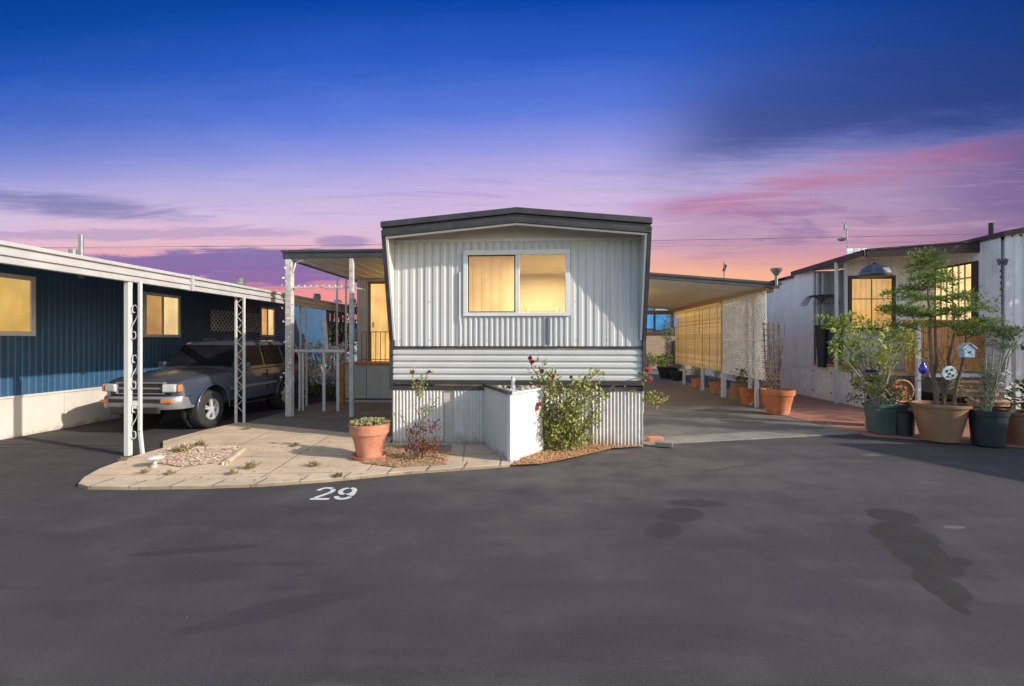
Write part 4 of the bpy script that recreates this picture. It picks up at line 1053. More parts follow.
st_ = MB(); a0 = AY(540, 385, YR-.1); st_.tube(bend(a0, AY(531, 364, YR-.2), .02), .006, 5); st_.tube(bend(AY(556,388,YR-.1), AY(552,378,YR-.2), 0), .006, 5); st_.build('stems', TWIG, rb2)

# mushroom-shaped garden light
q = G(155, 467, .035)
gl = empty('garden_light', (q.x, q.y, .035), 'small white mushroom-shaped garden ornament on the gravel bed', 'ornament')
MB().lathe([(.05,0),(.055,.015),(.025,.03),(.022,.10),(.035,.115)], (q.x,q.y,.036), 20).build('stem', PLANTW, gl, smooth_=35)
MB().lathe([(.02,.11),(.105,.115),(.11,.125),(.07,.145),(.01,.152)], (q.x,q.y,.036), 24).build('cap', PLANTW, gl, smooth_=50)
# weeds
wd = empty('weed', (0,0,0), '', 'weed', group='weeds in the patio joints')
mb = MB()
for k in range(34):
    a = rnd(0,6.28); el = rnd(.15,1.1); c_ = (rnd(-.05,.05), rnd(-.05,.05), 0); mb.leaf(c_, (math.cos(a)*math.cos(el), math.sin(a)*math.cos(el), math.sin(el)), (0,0,1), rnd(.05,.11), .022)
mb.build('leaves', LF_DRY, wd, local=True)
spots = [((250,468),'largest dry weed in the joint in front of the gravel bed',1.3),((232,474),'small dry weed below the gravel bed near the road edge',.9),((314,466),'dark spiky weed in front of the pot shadow',1.1),((182,452),'bushy dry weed at the back left of the gravel bed',1.8),((199,447),'dry weed at the back centre of the gravel bed',1.6),((144,473),'weed in the curb joint left of the garden ornament',.8),((170,474),'weed in the joint right below the garden ornament',.8),((247,429),'weed at the patio edge nearest the carport post',1.0),((295,446),'low weed in the joint left of the pot shadow',.9),((338,477),'weed beside the painted number at the patio edge',.9),((124,460),'green weed at the foot of the carport post',.7)]
for i, ((a, b), lab, s_) in enumerate(spots):
    o = wd if i == 0 else copy_tree(wd)
    o.location = G(a, b, .04); o['label'] = lab; o.scale = (s_,)*3; o.rotation_euler = (0,0,i*1.3)
# loose bricks at the corner
for i, ((a, b), rz, lab) in enumerate((((655,441),.2,'loose red brick on top at the front right corner of the white home'),((664,446),-.3,'broken pale brick lying nearest the road by the home corner'))):
    q = G(a, b, .02); m_ = MB().obox((q.x, q.y, .055+.0*i), (.26,.13,.075), rz=rz, rx=.05)
    tag(m_.build('brick', TERRA if i == 0 else CONC4, bevel=.008), lab, 'brick')

# dry leaf litter on the patio
lt = MB()
for k in range(260):
    px, py = rnd(110, 505), rnd(436, 484); g_ = G(px, py, .045)
    if not in_poly(g_.x, g_.y, pad): continue
    s_ = rnd(.010, .026); lt.leaf((g_.x, g_.y, .045), (rnd(-1,1), rnd(-1,1), rnd(0,.25)), (0,0,1), s_*1.6, s_, .3)
tag(lt.build('leaf_litter', LF_DRY), 'dry brown leaf bits scattered over the concrete patio', 'leaf litter', kind='stuff')
# litter on the road
lt = MB()
for k in range(110):
    if random.random() < .6: px, py = rnd(20, 1010), 470+abs(random.gauss(0, 60))
    else: px, py = rnd(520, 900), rnd(446, 470)
    if py > 684 or (py < 492 and px < 512): continue
    g_ = G(px, py, .004); s_ = rnd(.002, .006)
    if not (-6 < g_.x < 7): continue
    a = rnd(0, 6.28); ca, sa = math.cos(a)*s_, math.sin(a)*s_
    lt.add([(g_.x+ca, g_.y+sa, .003), (g_.x-sa*.7, g_.y+ca*.7, .003), (g_.x-ca, g_.y-sa, .003), (g_.x+sa*.7, g_.y-ca*.7, .003), (g_.x, g_.y, .003+s_)], [(0,1,4),(1,2,4),(2,3,4),(3,0,4)])
tag(lt.build('road_grit', mat('grit', (.10,.09,.08), .9, island=1, alt=(.28,.25,.21))), 'small pale stones and leaf bits scattered over the asphalt', 'grit', kind='stuff')
# painted 29
PAINT = mat('worn_white_paint', (.62,.62,.60), .7, .15, 30)
def ribbon(mb, pts, w, z=.006):
    for i in range(len(pts)-1):
        a, b = Vector((*pts[i], 0)), Vector((*pts[i+1], 0)); n = (b-a).normalized(); s_ = Vector((-n.y, n.x, 0))*w/2; e = n*w*.15
        zz = z+.0004*(i % 5)
        mb.add([tuple((a-e+s_).to_2d())+(zz,), tuple((a-e-s_).to_2d())+(zz,), tuple((b+e-s_).to_2d())+(zz,), tuple((b+e+s_).to_2d())+(zz,)], [(0,1,2,3)])
nb_ = MB(); O = G(309, 500); E1 = G(330.5, 500); E2 = G(320, 488)
ux = (E1-O); uy = (E2-O)
def num(pl, off):
    for l in pl:
        ribbon(nb_, [tuple((O+ux*(u+off)+uy*v).to_2d()) for u, v in l], .052)
arc = lambda cx, cy, rx, ry, a0, a1, n=9: [(cx+rx*math.cos(R(a0+(a1-a0)*i/n)), cy+ry*math.sin(R(a0+(a1-a0)*i/n))) for i in range(n+1)]
num([arc(.42,.70,.36,.26,170,50), arc(.42,.70,.36,.26,28,-50,6)+[(.40,.28),(.22,.14)], [(.06,.04),(.88,.04)]], 0)
num([arc(.44,.68,.34,.27,105,255), arc(.44,.68,.34,.27,-75,75), [(.80,.56),(.76,.32)], arc(.42,.30,.34,.26,-20,-165)], 1.08)
tag(nb_.build('painted_number', PAINT), 'white stencilled number 29 painted on the asphalt beside the patio', 'painted number')

# ------------------------------------------------------------------ RIGHT HOME
RX = 8.1
rh = empty('mobile_home', (RX, 14, 0), 'grey-white mobile home with brown-edged porch roof behind the potted plants', 'mobile home')
y_a, y_b = AX(769, 330, RX).y, AX(814, 330, RX).y
zt_ = AX(790, 278, RX).z
MB().add([], []) 
w1 = MB(); corr_y(w1, y_b, 24, .95, zt_+.05, RX, .4, -.01, .9); w1.build('side_wall', PEEL, rh)
MB().box(RX-.03, RX+.03, y_b-.03, y_b+.03, .95, zt_+.1).build('corner_post', CREAM, rh)
sk_ = MB()
y = 12.6
while y < 24:
    sk_.box(RX-.02, RX+.01, y, y+.88, 0.02, .93); y += .9
sk_.build('skirting', PEEL, rh)
for i in range(3):
    y = 13.05+i*.9; MB().box(RX-.026, RX-.012, y, y+.70, .16, .86).build('hatch_door', mat('hatch_white', (.72,.72,.72), .5), rh)
ds = MB()
for i in range(3):
    y = 13.0+i*.9; ds.box(RX-.03, RX-.02, y, y+.04, .22, .27).box(RX-.03, RX-.02, y, y+.04, .78, .83)
ds.build('hatch_hinge', IRON, rh)
MB().box(RX-.03, RX+.05, 12.6, 24, .93, .97).build('skirt_cap', CREAM, rh)
# porch recess: floor, back wall, side wall
PBY, PSX = 13.5, 10.56
MB().box(RX, PSX, 12.15, 14.9, .86, .945).build('porch_floor', WOODG, rh)
bw = MB(); corr_x(bw, RX+.12, PSX, .95, 4.2, PBY, .2, .01, .6); bw.build('porch_wall', PEEL, rh)
bw = MB(); corr_x(bw, RX-.0, RX+1.6, .95, 3.80, 14.95, .2, .01, .6); bw.build('alcove_wall', PEEL, rh)
bw = MB(); corr_y(bw, 11.72, PBY, .95, 4.1, PSX, .16, -.012, .7); bw.build('porch_side_wall', PEEL, rh)
# windows
def front_window(par, Y, x0, x1, z0, z1, fw, fm, pm, bars=0, name='window'):
    f = MB(); f.box(x0, x1, Y-.05, Y, z1-fw, z1).box(x0, x1, Y-.05, Y, z0, z0+fw).box(x0, x0+fw, Y-.05, Y, z0+fw, z1-fw).box(x1-fw, x1, Y-.05, Y, z0+fw, z1-fw)
    o = f.build(name, fm, par); MB().box(x0+fw, x1-fw, Y-.02, Y-.012, z0+fw, z1-fw).build('pane', pm, o)
    if bars:
        b = MB()
        for i in range(1, bars): x = x0+(x1-x0)*i/bars; b.box(x-.012, x+.012, Y-.03, Y-.022, z0+fw, z1-fw)
        for t_ in (.58,): z = z0+(z1-z0)*t_; b.box(x0+fw, x1-fw, Y-.034, Y-.03, z-.012, z+.012)
        b.build('window_bars', BRASS, o)
    return o
a = AY(847, 276, PBY); b = AY(894, 331, PBY)
front_window(rh, PBY-.02, a.x, b.x, b.z, a.z, .09, BROWN, GLOW_C, 2)
Yc, Yd = AX(974, 300, PSX).y, AX(938, 300, PSX).y
f = MB(); z0, z1 = AX(974, 340, PSX).z, 3.64; X = PSX-.02
f.box(X-.05, X, Yc-.14, Yc, z0, z1).box(X-.05, X, Yd, Yd+.05, z0, z1).box(X-.05, X, Yc, Yd, z0-.06, z0).box(X-.05, X, Yc, Yd, z1-.05, z1)
wo = f.build('window', BROWN, rh); MB().box(X-.03, X-.02, Yc, Yd, z0, z1-.05).build('pane', glow('lit_curtain_pale', srgb((255,226,160)), .85, vert=30), wo)
b = MB()
for i in range(1, 6): y = Yc+(Yd-Yc)*i/6; b.box(X-.05, X-.035, y-.02, y+.02, z0, z1)
for i in range(1, 5): z = z0+(z1-z0)*i/5; b.box(X-.048, X-.033, Yc, Yd, z-.02, z+.02)
b.build('window_bars', mat('pale_bars', (.5,.4,.25), .6), wo)
# porch roof
ry0 = 12.25
r0 = AY(868, 250.5, ry0); r1 = AY(1008, 240, ry0)
def rzz(x): return r0.z+(r1.z-r0.z)*(x-r0.x)/(r1.x-r0.x)
X0, X1 = r0.x-.05, r1.x+.1
MB().prism([(X0, rzz(X0)), (X1, rzz(X1)), (X1, rzz(X1)-.08), (X0, rzz(X0)-.08)], ry0+.05, 15.3, 'y').build('porch_roof', SOFF, rh)
MB().prism([(X0, rzz(X0)+.04), (X1, rzz(X1)+.04), (X1, rzz(X1)-.0), (X0, rzz(X0)-.0)], ry0-.06, ry0+.05, 'y').prism([(X0+.02, rzz(X0)-.002), (X1-.02, rzz(X1)-.002), (X1-.02, rzz(X1)-.27), (X0+.02, rzz(X0)-.16)], ry0-.02, ry0+.045, 'y').build('fascia', BROWN, rh)
# the side eave running back (brown)
MB().prism([(ry0+.06, rzz(X0)+.03), (15.7, rzz(X0)-.02), (15.7, rzz(X0)-.16), (ry0+.06, rzz(X0)-.12)], X0-.05, X0+.0, 'x').build('side_fascia', BROWN, rh)
MB().prism([(15.9, zt_+.05), (24, zt_+.0), (24, zt_-.10), (15.9, zt_-.03)], RX-.12, RX-.04, 'x').build('rear_eave', BROWN, rh)
MB().prism([(RX-.12, zt_+.03), (RX+4, zt_+.08), (RX+4, zt_-.0), (RX-.12, zt_-.03)], 16.3, 24, 'y').build('roof', ROOFG, rh)
# porch posts
py_ = AX(841, 400, RX-.1).y
post_pair(rh, RX-.1, py_, rzz(RX)-.12, .24, .065, .065, WHITE, iron=False, name='post', z0=.024)
q = AY(820, 300, 14.6)
for px in (817.5, 823):
    x = AY(px, 300, 14.6).x; MB().box(x-.025, x+.025, 14.58, 14.62, .95, 3.7).build('post', CREAM, rh)
# porch tarp panel + red strip
zq0, zq1 = AX(826, 364, RX).z, AX(826, 342, RX).z
MB().box(RX-.03, RX-.01, AX(838,350,RX).y, AX(814,350,RX).y-.05, 1.06, 2.0).build('blue_panel', mat('slate_panel', (.06,.07,.10), .5, .2, 3), rh)
MB().box(RX-.04, RX-.0, AX(860,350,RX).y, AX(814,350,RX).y-.05, .975, 1.06).build('red_ledge', TERRA, rh)
# wood balustrade panels + steps
wy = 12.05; a = AY(905, 322, wy); b = AY(986, 371, wy)
wdp = MB(); x = a.x
b.x = min(b.x, PSX-.04)
while x < b.x-.05: wdp.box(x, x+.13, wy-.02+rnd(-.004,.004), wy+.02, .98, a.z); x += .138
wdp.build('wood_panel', WOOD, rh)
MB().box(a.x-.03, b.x+.03, wy-.04, wy+.05, a.z, a.z+.05).build('panel_cap', WOOD, rh)
MB().box(9.2, b.x, wy-.06, wy-.045, .84, .93).build('step_edge', RAIL, rh)
sx0, sx1 = AY(948, 380, 11.9).x, PSX-.05
for i in range(4): 
    z = .78-.19*i; MB().box(sx0, sx1, wy-.35-.27*i, wy-.07-.27*i if i == 0 else wy-.05-.27*i, z-.05, z).build('step', WOODG, rh, bevel=.008)
    MB().box(sx0+.03, sx1-.03, wy-.10-.27*i, wy-.08-.27*i, z-.17, z-.055).build('riser', WOODG, rh)
MB().bar(AY(983, 322, 11.9), AY(1030, 352, 11.2), .12, .05).build('stair_rail', BROWN, rh)
x = AY(1016, 370, 11.2).x; MB().box(x-.05, x+.05, 11.15, 11.25, .02, 1.95).build('stair_post', WHITE, rh)
x = AY(918, 370, 11.95).x; MB().box(x-.04, x+.04, 11.91, 11.99, .02, 2.1).build('stair_post', RAIL, rh)
a = AY(991, 240, 13.0); MB().tube([(a.x, 13, 3.9), (a.x, 13, AY(991,223,13).z)], .05, 10).build('chimney_pipe', BROWN, rh)

fe = AY(822, 303, 14.2)
fn = empty('fern', (fe.x, 14.2, .95), 'dark fern arching on the porch of the right home behind the white posts', 'fern')
lf = MB(); sb = MB()
for k in range(26):
    a = rnd(0, 6.28); L = rnd(.3, .6); d = Vector((math.cos(a), math.sin(a), 0)); pts = [fe+d*L*t+Vector((0, 0, .28*math.sin(math.pi*t*.8)-.22*t*t)) for t in (0, .25, .5, .75, 1)]
    sb.tube(pts, .006, 4)
    for i in range(14):
        t = i/13; c_ = fe+d*L*t+Vector((0, 0, .28*math.sin(math.pi*t*.8)-.22*t*t))
        for sg in (-1, 1): lf.leaf(c_, d*.4+Vector((-d.y, d.x, 0))*sg, (0, 0, 1), .11, .025)
lf.build('fronds', LF_DARK, fn); sb.build('stems', TWIG, fn); MB().lathe([(.10, 0), (.16, .9), (.2, 1.2), (.01, 1.15)], (fe.x, 14.2, .95), 16).build('stand', IRON, fn)
MB().box(RX+.05, RX+.9, 14.88, 14.93, 1.35, 2.3).build('dark_opening', GLASSB, rh)
# antenna
a = AY(848, 252, 15.0)
an = empty('antenna', (a.x, 15, a.z), 'thin roof antenna mast with small round dish above the porch roof', 'antenna')
tz = AY(848, 223, 15).z
MB().tube([(a.x, 15, a.z-.35), (a.x-.04, 15, tz)], .014, 8).build('mast', STEEL, an)
MB().lathe([(.01,-.0),(.08,.02),(.13,.08)], (a.x-.17, 15, tz-.55), 14).obox((a.x-.10,15,tz-.42),(.16,.03,.03)).build('dish', STEEL, an)
MB().obox((a.x-.05,15,tz-.12),(.12,.05,.16)).obox((a.x-.1,15,tz+.02),(.1,.03,.03)).build('aerial', STEEL, an)
a = AY(724, 275, 22)
fl_ = empty('antenna', (a.x, 22, 3.2), 'tiny rooftop aerial sticking up behind the right carport awning', 'antenna')
MB().tube([(a.x, 22, 3.2), (a.x, 22, AY(724,262,22).z)], .02, 6).build('mast', IRON, fl_)
MB().obox((a.x+.03,22,AY(724,268,22).z),(.12,.02,.32), ry=.3).build('reflector', IRON, fl_)

# neighbour wing at the far right
wgY = 11.7; rw0 = AY(1004.5, 240, wgY)
wg = empty('mobile_home', (rw0.x+2, wgY, 0), 'white ribbed end wall of the home cut off by the right edge', 'mobile home')
mb = MB(); corr_x(mb, rw0.x, rw0.x+4, .5, 4.15, wgY, .19, .018, .6); mb.build('end_wall', PEEL, wg)
MB().box(rw0.x+.03, rw0.x+4, wgY+.03, wgY+6, .3, 4.05).build('body_shell', PEEL, wg)
MB().prism([(rw0.x-.12, 4.08), (rw0.x-.12, 4.2), (rw0.x+2, 4.62), (rw0.x+4.1, 4.2), (rw0.x+4.1, 4.08), (rw0.x+2, 4.5)], wgY-.12, wgY+6, 'y').build('roof', BROWN, wg)
MB().prism([(rw0.x, 4.1), (rw0.x+2, 4.5), (rw0.x+4, 4.1)], wgY+.0, wgY+.03, 'y').build('gable', PEEL, wg)
# butterfly chime
bc = empty('wind_chime', AY(1001, 262, wgY-.1), 'black butterfly wall ornament with hanging chain on the white wall', 'ornament')
c0 = AY(1001.5, 262, wgY-.06)
mb = MB()
for sx in (-1, 1):
    mb.add([(c0.x+sx*.01, c0.y, c0.z), (c0.x+sx*.06, c0.y-.02, c0.z+.08), (c0.x+sx*.13, c0.y-.02, c0.z+.06), (c0.x+sx*.12, c0.y-.02, c0.z-.0), (c0.x+sx*.09, c0.y-.02, c0.z-.08), (c0.x+sx*.04, c0.y-.01, c0.z-.07)], [(0,1,2,3,4,5)])
bo = mb.build('wings', IRON, bc); sd_ = bo.modifiers.new('s', 'SOLIDIFY'); sd_.thickness = .006
ch = MB().tube([(c0.x, c0.y, c0.z+.1), (c0.x, c0.y, c0.z-.78)], .006, 5)
for k in range(5): ch.obox((c0.x+.0, c0.y, c0.z-.2-.14*k), (.05,.03,.05), ry=.7)
ch.build('chain', IRON, bc)
# hanging grey dome
c0 = AY(874.5, 275, 11.5)
hd = empty('hanging_shade', (c0.x, 11.5, c0.z), 'grey metallic dome-shaped hanging shade below the porch roof', 'hanging shade')
z_ = AY(874, 264, 11.5).z-c0.z; rr = .32
MB().lathe([(rr,0),(rr*1.0,.03),(rr*.85,z_*.55),(rr*.5,z_*.85),(rr*.15,z_)], tuple(c0), 8).build('shade', mat('zinc', (.10,.105,.13), .35, .25, 8, metal=.6), hd)
MB().lathe([(.06,z_),(.035,z_+.02),(.012,z_+.05)], tuple(c0), 8).lathe([(rr*1.02,-.04),(rr*1.04,0),(rr*.98,.01)], tuple(c0), 8).bar((c0.x, 11.5, c0.z+z_+.1), (c0.x, 12.3, rzz(9)-.12), .015).build('finial', IRON, hd)

# ------------------------------------------------------------------ potted plants, right
# green planter and jade plant
q = G(884, 435, .024)
gp_ = empty('planter', (q.x, q.y+.15, .024), 'dark green rectangular planter box at the edge of the brick paving', 'planter')
x0, x1 = q.x-.30, q.x+.30
def taper_box(mb, cx, cy, z0, z1, w0, d0, w1, d1):
    return mb.add([(cx+sx*w/2, cy+sy*d/2, z) for z, w, d in ((z0, w0, d0), (z1, w1, d1)) for sx, sy in ((-1,-1),(1,-1),(1,1),(-1,1))], [(0,3,2,1),(4,5,6,7),(0,1,5,4),(1,2,6,5),(2,3,7,6),(3,0,4,7)])
cy_ = q.y+.18
q.x = AY(885, 400, cy_).x
taper_box(MB(), q.x, cy_, .024, .50, .46, .26, .55, .34).build('planter_body', GREENP, gp_, bevel=.015)
MB().box(q.x-.29, q.x+.29, cy_-.185, cy_+.185, .50, .56).build('rim', GREENP, gp_, bevel=.01)
jd = empty('jade_plant', (q.x, cy_, .56), 'bushy jade plant growing in the dark green planter', 'plant')
mb = MB(); sb = MB()
for i in range(34):
    e = Vector((q.x+rnd(-.44,.36), cy_+rnd(-.25,.25), .60+rnd(.02,.42))); sb.tube(bend((q.x+rnd(-.2,.2), cy_, .55), e, .03, 4, .01), .012, 5); cluster(mb, e, .09, 26, .055, .04)
sb.build('stems', TWIGG, jd); mb.build('leaves', LF_JADE, jd)
# black bucket behind
q2 = G(917, 438, .024); pot('flower_pot', (q2.x, q2.y+.3, .024), .17, .15, .42, BLACKP, 'small black bucket squeezed between green planter and sand-coloured pot', rim=.03)
# sand pot and layered conifer
q = G(940, 443, .024); cy_ = q.y+.26; q.x = AY(940, 400, cy_).x
pot('flower_pot', (q.x, cy_, .024), .41, .25, .62, TANPOT, 'big sand-coloured clay pot holding the layered tree', rim=.05)
TT = Vector((q.x, cy_, .60))
tr = empty('potted_tree', (q.x, cy_, .62), 'multi-stemmed tree with flat layered fronds in the sand-coloured pot', 'tree')
sb = MB(); lf = MB()
trunks = []
for ox, tpx, tpy in ((-.10, 926, 262), (0, 935, 285), (.1, 957, 305), (.16, 968, 330)):
    top = AY(tpx, tpy, cy_+rnd(-.1,.1)); s_ = bend((TT.x+ox, TT.y+rnd(-.08,.08), .58), top, 0, 8, .025); sb.tube(s_, [.035-.026*i/8 for i in range(9)], 7); trunks.append(s_)
def frond(a, d, L):
    d = Vector(d).normalized(); sd = d.cross(Vector((0,0,1))).normalized(); up_ = rnd(.05,.22); dr_ = rnd(.02,.16)
    P_ = lambda t: a+d*L*t+Vector((0,0,up_*L*math.sin(math.pi*min(1,t*1.1))-dr_*L*t*t))
    sb.tube([P_(t) for t in (0,.25,.5,.75,1)], [.010,.008,.006,.004,.003], 5)
    n = int(L*27)+3
    for i in range(n):
        t = .12+.88*i/n; c_ = P_(t)
        for s in (-1, 1):
            ln = (.20*math.sin(math.pi*min(1, t*.85+.15))+.05)*rnd(.5,1.2); el = rnd(-.25,.45); dd = (sd*s+d*rnd(.3,.9)+Vector((0,0,el))).normalized()
            for k in range(4):
                cc = c_+dd*ln*k/3
                lf.leaf(cc, dd+Vector((rnd(-.8,.8), rnd(-.8,.8), rnd(-.3,.8))), (rnd(-.6,.6),rnd(-.6,.6),1), rnd(.045,.085), .020)
                if random.random() < .3: lf.leaf(cc, Vector((rnd(-.8,.8), rnd(-.8,.8), rnd(.1,.9))), (rnd(-1,1),rnd(-1,1),.3), rnd(.04,.07), .018)
tiers = [(927,258,.16,5),(924,268,.32,7),(930,277,.38,6),(922,287,.50,7),(905,296,.36,5),(950,300,.50,6),(912,312,.50,6),(966,312,.46,6),(935,316,.36,5),(980,325,.34,5),(905,326,.30,5),(952,328,.36,6),(978,333,.36,5),(900,314,.28,5)]
for a_, b_2, L, n in tiers:
    c_ = AY(a_, b_2, cy_+rnd(-.18,.18)); o0 = rnd(0,6)
    near = min((v for tk in trunks for v in tk[3:]), key=lambda v: (v-c_).length+abs(v.z-c_.z+.12)); sb.tube(bend(near, c_, .0, 3, .01), .010, 5)
    for k in range(n):
        an_ = o0+2*math.pi*(k+rnd(-.3,.3))/n; frond(c_+Vector((0,0,rnd(-.06,.06))), (math.cos(an_), math.sin(an_)*.9, rnd(-.1,.1)), L*rnd(.55,1.1))
for k in range(26): e = AY(rnd(918,972), rnd(345,400), cy_+rnd(-.2,.2)); cluster(lf, e, .10, 9, .05, .02); sb.tube(bend((TT.x+rnd(-.1,.14), TT.y, rnd(.7,1.2)), e, .03, 4, .02), .006, 4)
sb.build('trunk', TWIG, tr); lf.build('crown', LF_PINE, tr)
# birdhouse, glass disc, blue bird on the tree
c0 = AY(966.5, 351, cy_-.25)
bi = empty('birdhouse', tuple(c0), 'small pale blue birdhouse hanging in the layered tree', 'birdhouse')
MB().prism([(c0.x-.08, c0.z-.10), (c0.x+.08, c0.z-.10), (c0.x+.08, c0.z+.03), (c0.x, c0.z+.10), (c0.x-.08, c0.z+.03)], c0.y-.06, c0.y+.06, 'y').build('house_body', mat('pale_blue_paint', (.35,.48,.58), .5), bi)
MB().obox((c0.x-.055, c0.y, c0.z+.085), (.15,.15,.012), ry=-.72).obox((c0.x+.055, c0.y, c0.z+.085), (.15,.15,.012), ry=.72).build('roof', CREAM, bi)
MB().tube([(c0.x, c0.y-.066, c0.z-.02), (c0.x, c0.y-.058, c0.z-.02)], .022, 12).build('entry_hole', IRON, bi)
MB().tube([(c0.x, c0.y, c0.z+.12), (c0.x, c0.y+.02, c0.z+.4)], .004, 4).build('string', IRON, bi)
c0 = AY(949, 373, cy_-.28)
gd = empty('garden_disc', tuple(c0), 'round pale disc with dark spots hanging among the tree stems', 'ornament')
MB().tube([(c0.x, c0.y-.012, c0.z), (c0.x, c0.y+.012, c0.z)], .115, 22).build('disc', mat('pale_ceramic', (.45,.52,.52), .4, .2, 10), gd, bevel=.006)
dd_ = MB()
for ax, az in ((-.04,.03),(.03,.05),(.0,-.01),(-.03,-.06),(.05,-.04)): dd_.tube([(c0.x+ax, c0.y-.018, c0.z+az), (c0.x+ax, c0.y-.013, c0.z+az)], .02, 8)
dd_.build('spot', IRON, gd)
MB().tube([(c0.x, c0.y, c0.z+.11), (c0.x, c0.y, c0.z+.4)], .004, 4).build('string', IRON, gd)
c0 = AY(923, 367, cy_-.2)
bb = empty('glass_bulb', tuple(c0), 'cobalt blue glass bulb hanging left of the tree stems', 'ornament')
MB().lathe([(.01,-.12),(.05,-.09),(.065,-.03),(.04,.03),(.02,.06),(.02,.09)], tuple(c0), 16).build('bulb', mat('cobalt_glass', (.03,.04,.35), .15, .2, 5), bb, smooth_=True)
MB().tube([(c0.x, c0.y, c0.z+.09), (c0.x, c0.y, c0.z+.35)], .004, 4).build('string', IRON, bb)
# plumeria-like shrub behind planter
c0 = G(862, 420, .024); by = 9.9; bx_ = AY(880, 400, by).x
pot('flower_pot', (bx_, by, .024), .24, .18, .42, TERRA2, 'terracotta pot hidden behind the jade plant', rim=.06)
ls_ = empty('flowering_shrub', (bx_, by, .44), 'spreading lime-green shrub with pale yellow blooms behind the jade plant', 'shrub')
sb = MB(); lf = MB()
pts_ = [(833,325),(845,335),(838,350),(852,322),(866,330),(880,332),(893,335),(860,345),(850,362),(872,350),(895,350),(905,345),(885,362),(842,318),(905,330),(868,362)]
for e in pts_:
    Y = by+rnd(-.35,.35); b = AY(*e, Y); s_ = bend((bx_+rnd(-.06,.06), by, .42), b, .05, 6, .03); sb.tube(s_, [.022-.015*i/6 for i in range(7)], 6)
    for _ in range(5): cluster(lf, b+Vector((rnd(-.2,.2), rnd(-.15,.15), rnd(-.16,.1))), .11, 19, .10, .05)
sb.build('stems', TWIGG, ls_); lf.build('leaves', LF_YEL, ls_)
for e in ((882,336),(884,347),(879,341),(886,330),(833,330)): blossom(ls_, AY(*e, by-.42), .09, FL_YEL)
c0 = AY(872.5, 376, 9.5)
dp = empty('glazed_pot', (c0.x, c0.y, c0.z-.1), 'round dark purple glazed bowl above the jade plant', 'bowl')
MB().lathe([(.03,-.11),(.11,-.08),(.155,-.0),(.14,.07),(.10,.10),(.12,.115),(.09,.11),(.09,.05),(.01,.04)], tuple(c0), 24).build('bowl_body', mat('purple_glaze', (.04,.02,.06), .2, .2, 5), dp, smooth_=40)
MB().box(c0.x-.16, c0.x+.16, c0.y-.13, c0.y+.13, c0.z-.15, c0.z-.11).bar((c0.x-.12,c0.y,c0.z-.15),(c0.x-.12,c0.y,.03),.03).bar((c0.x+.12,c0.y,c0.z-.15),(c0.x+.12,c0.y,.03),.03).build('stand', WOODG, dp)
c0 = AY(901, 391, 9.25)
fs_ = empty('clay_sun', (c0.x, c0.y, c0.z-.2), 'orange round clay sun face leaning behind the jade plant', 'ornament')
MB().tube([(c0.x-.0, c0.y, c0.z), (c0.x, c0.y+.04, c0.z)], .19, 26).build('disc', TERRA2, fs_, bevel=.015)
MB().tube([(c0.x+.19*math.cos(t_*.24)*1.05, c0.y-.01, c0.z+.19*math.sin(t_*.24)*1.05) for t_ in range(27)], .022, 6).build('rim', TERRA, fs_)
MB().tube([(c0.x-.06,c0.y-.01,c0.z+.04),(c0.x-.02,c0.y-.012,c0.z+.04)],.02,8).tube([(c0.x+.04,c0.y-.01,c0.z+.04),(c0.x+.08,c0.y-.012,c0.z+.04)],.02,8).build('eye', IRON, fs_)
MB().bar((c0.x, c0.y+.05, .03), (c0.x, c0.y+.05, c0.z-.1), .05).build('stake', WOODG, fs_)
# black pot with thin shrub
q = G(989, 447, .024); cy_ = q.y+.2; q.x = AY(988, 400, cy_).x
bp_ = pot('flower_pot', (q.x, cy_, .024), .255, .205, .56, BLACKP, 'black plastic pot with wispy shrub near the right edge', rim=.08)
ws = empty('wispy_shrub', (q.x, cy_, .56), 'wispy grey-green shrub with small white flowers in the black pot', 'shrub')
sb = MB(); lf = MB()
for i in range(34):
    e = AY(random.gauss(988, 13), rnd(350, 400), cy_+rnd(-.2,.2)); s_ = bend((q.x+rnd(-.05,.05), cy_, .55), e, .04, 6, .015); sb.tube(s_, [.008-.005*j/6 for j in range(7)], 4)
    for v in s_[2:]: cluster(lf, v, .05, 7, .045, .016)
# flat green topping
for e in ((985,330),(1008,336),(1003,330),(1018,333),(992,345),(1015,348)):
    b = AY(*e, cy_); sb.tube(bend((q.x,cy_,.56), b, .02, 6, .03), .009, 5)
    for _ in range(6): cluster(lf, b+Vector((rnd(-.16,.16), rnd(-.1,.1), rnd(-.03,.05))), (.14,.1,.03), 22, .06, .022)
sb.build('stems', TWIGG, ws); lf.build('leaves', LF_OLIVE, ws)
for k in range(5): blossom(ws, AY(rnd(996,1012), rnd(370,385), cy_-.2), .05, LF_PALE)
# tan pot at the right edge
q = G(1026, 447, .024); q.x = AY(1029, 400, q.y+.24).x; tp = pot('flower_pot', (q.x, q.y+.24, .024), .36, .27, .52, TANPOT, 'brown clay bowl pot cut off by the right picture edge', rim=.05)
hp = empty('foliage_plant', (q.x, q.y+.24, .55), 'dark leafy plant in the clay pot at the right edge', 'plant')
lf = MB(); cluster(lf, (q.x+.1, q.y+.24, .8), .3, 240, .12, .05); lf.build('leaves', LF_DARK, hp)
MB().tube([(q.x, q.y+.24, .5), (q.x+.1, q.y+.24, .9)], .02, 6).build('stem', TWIG, hp)

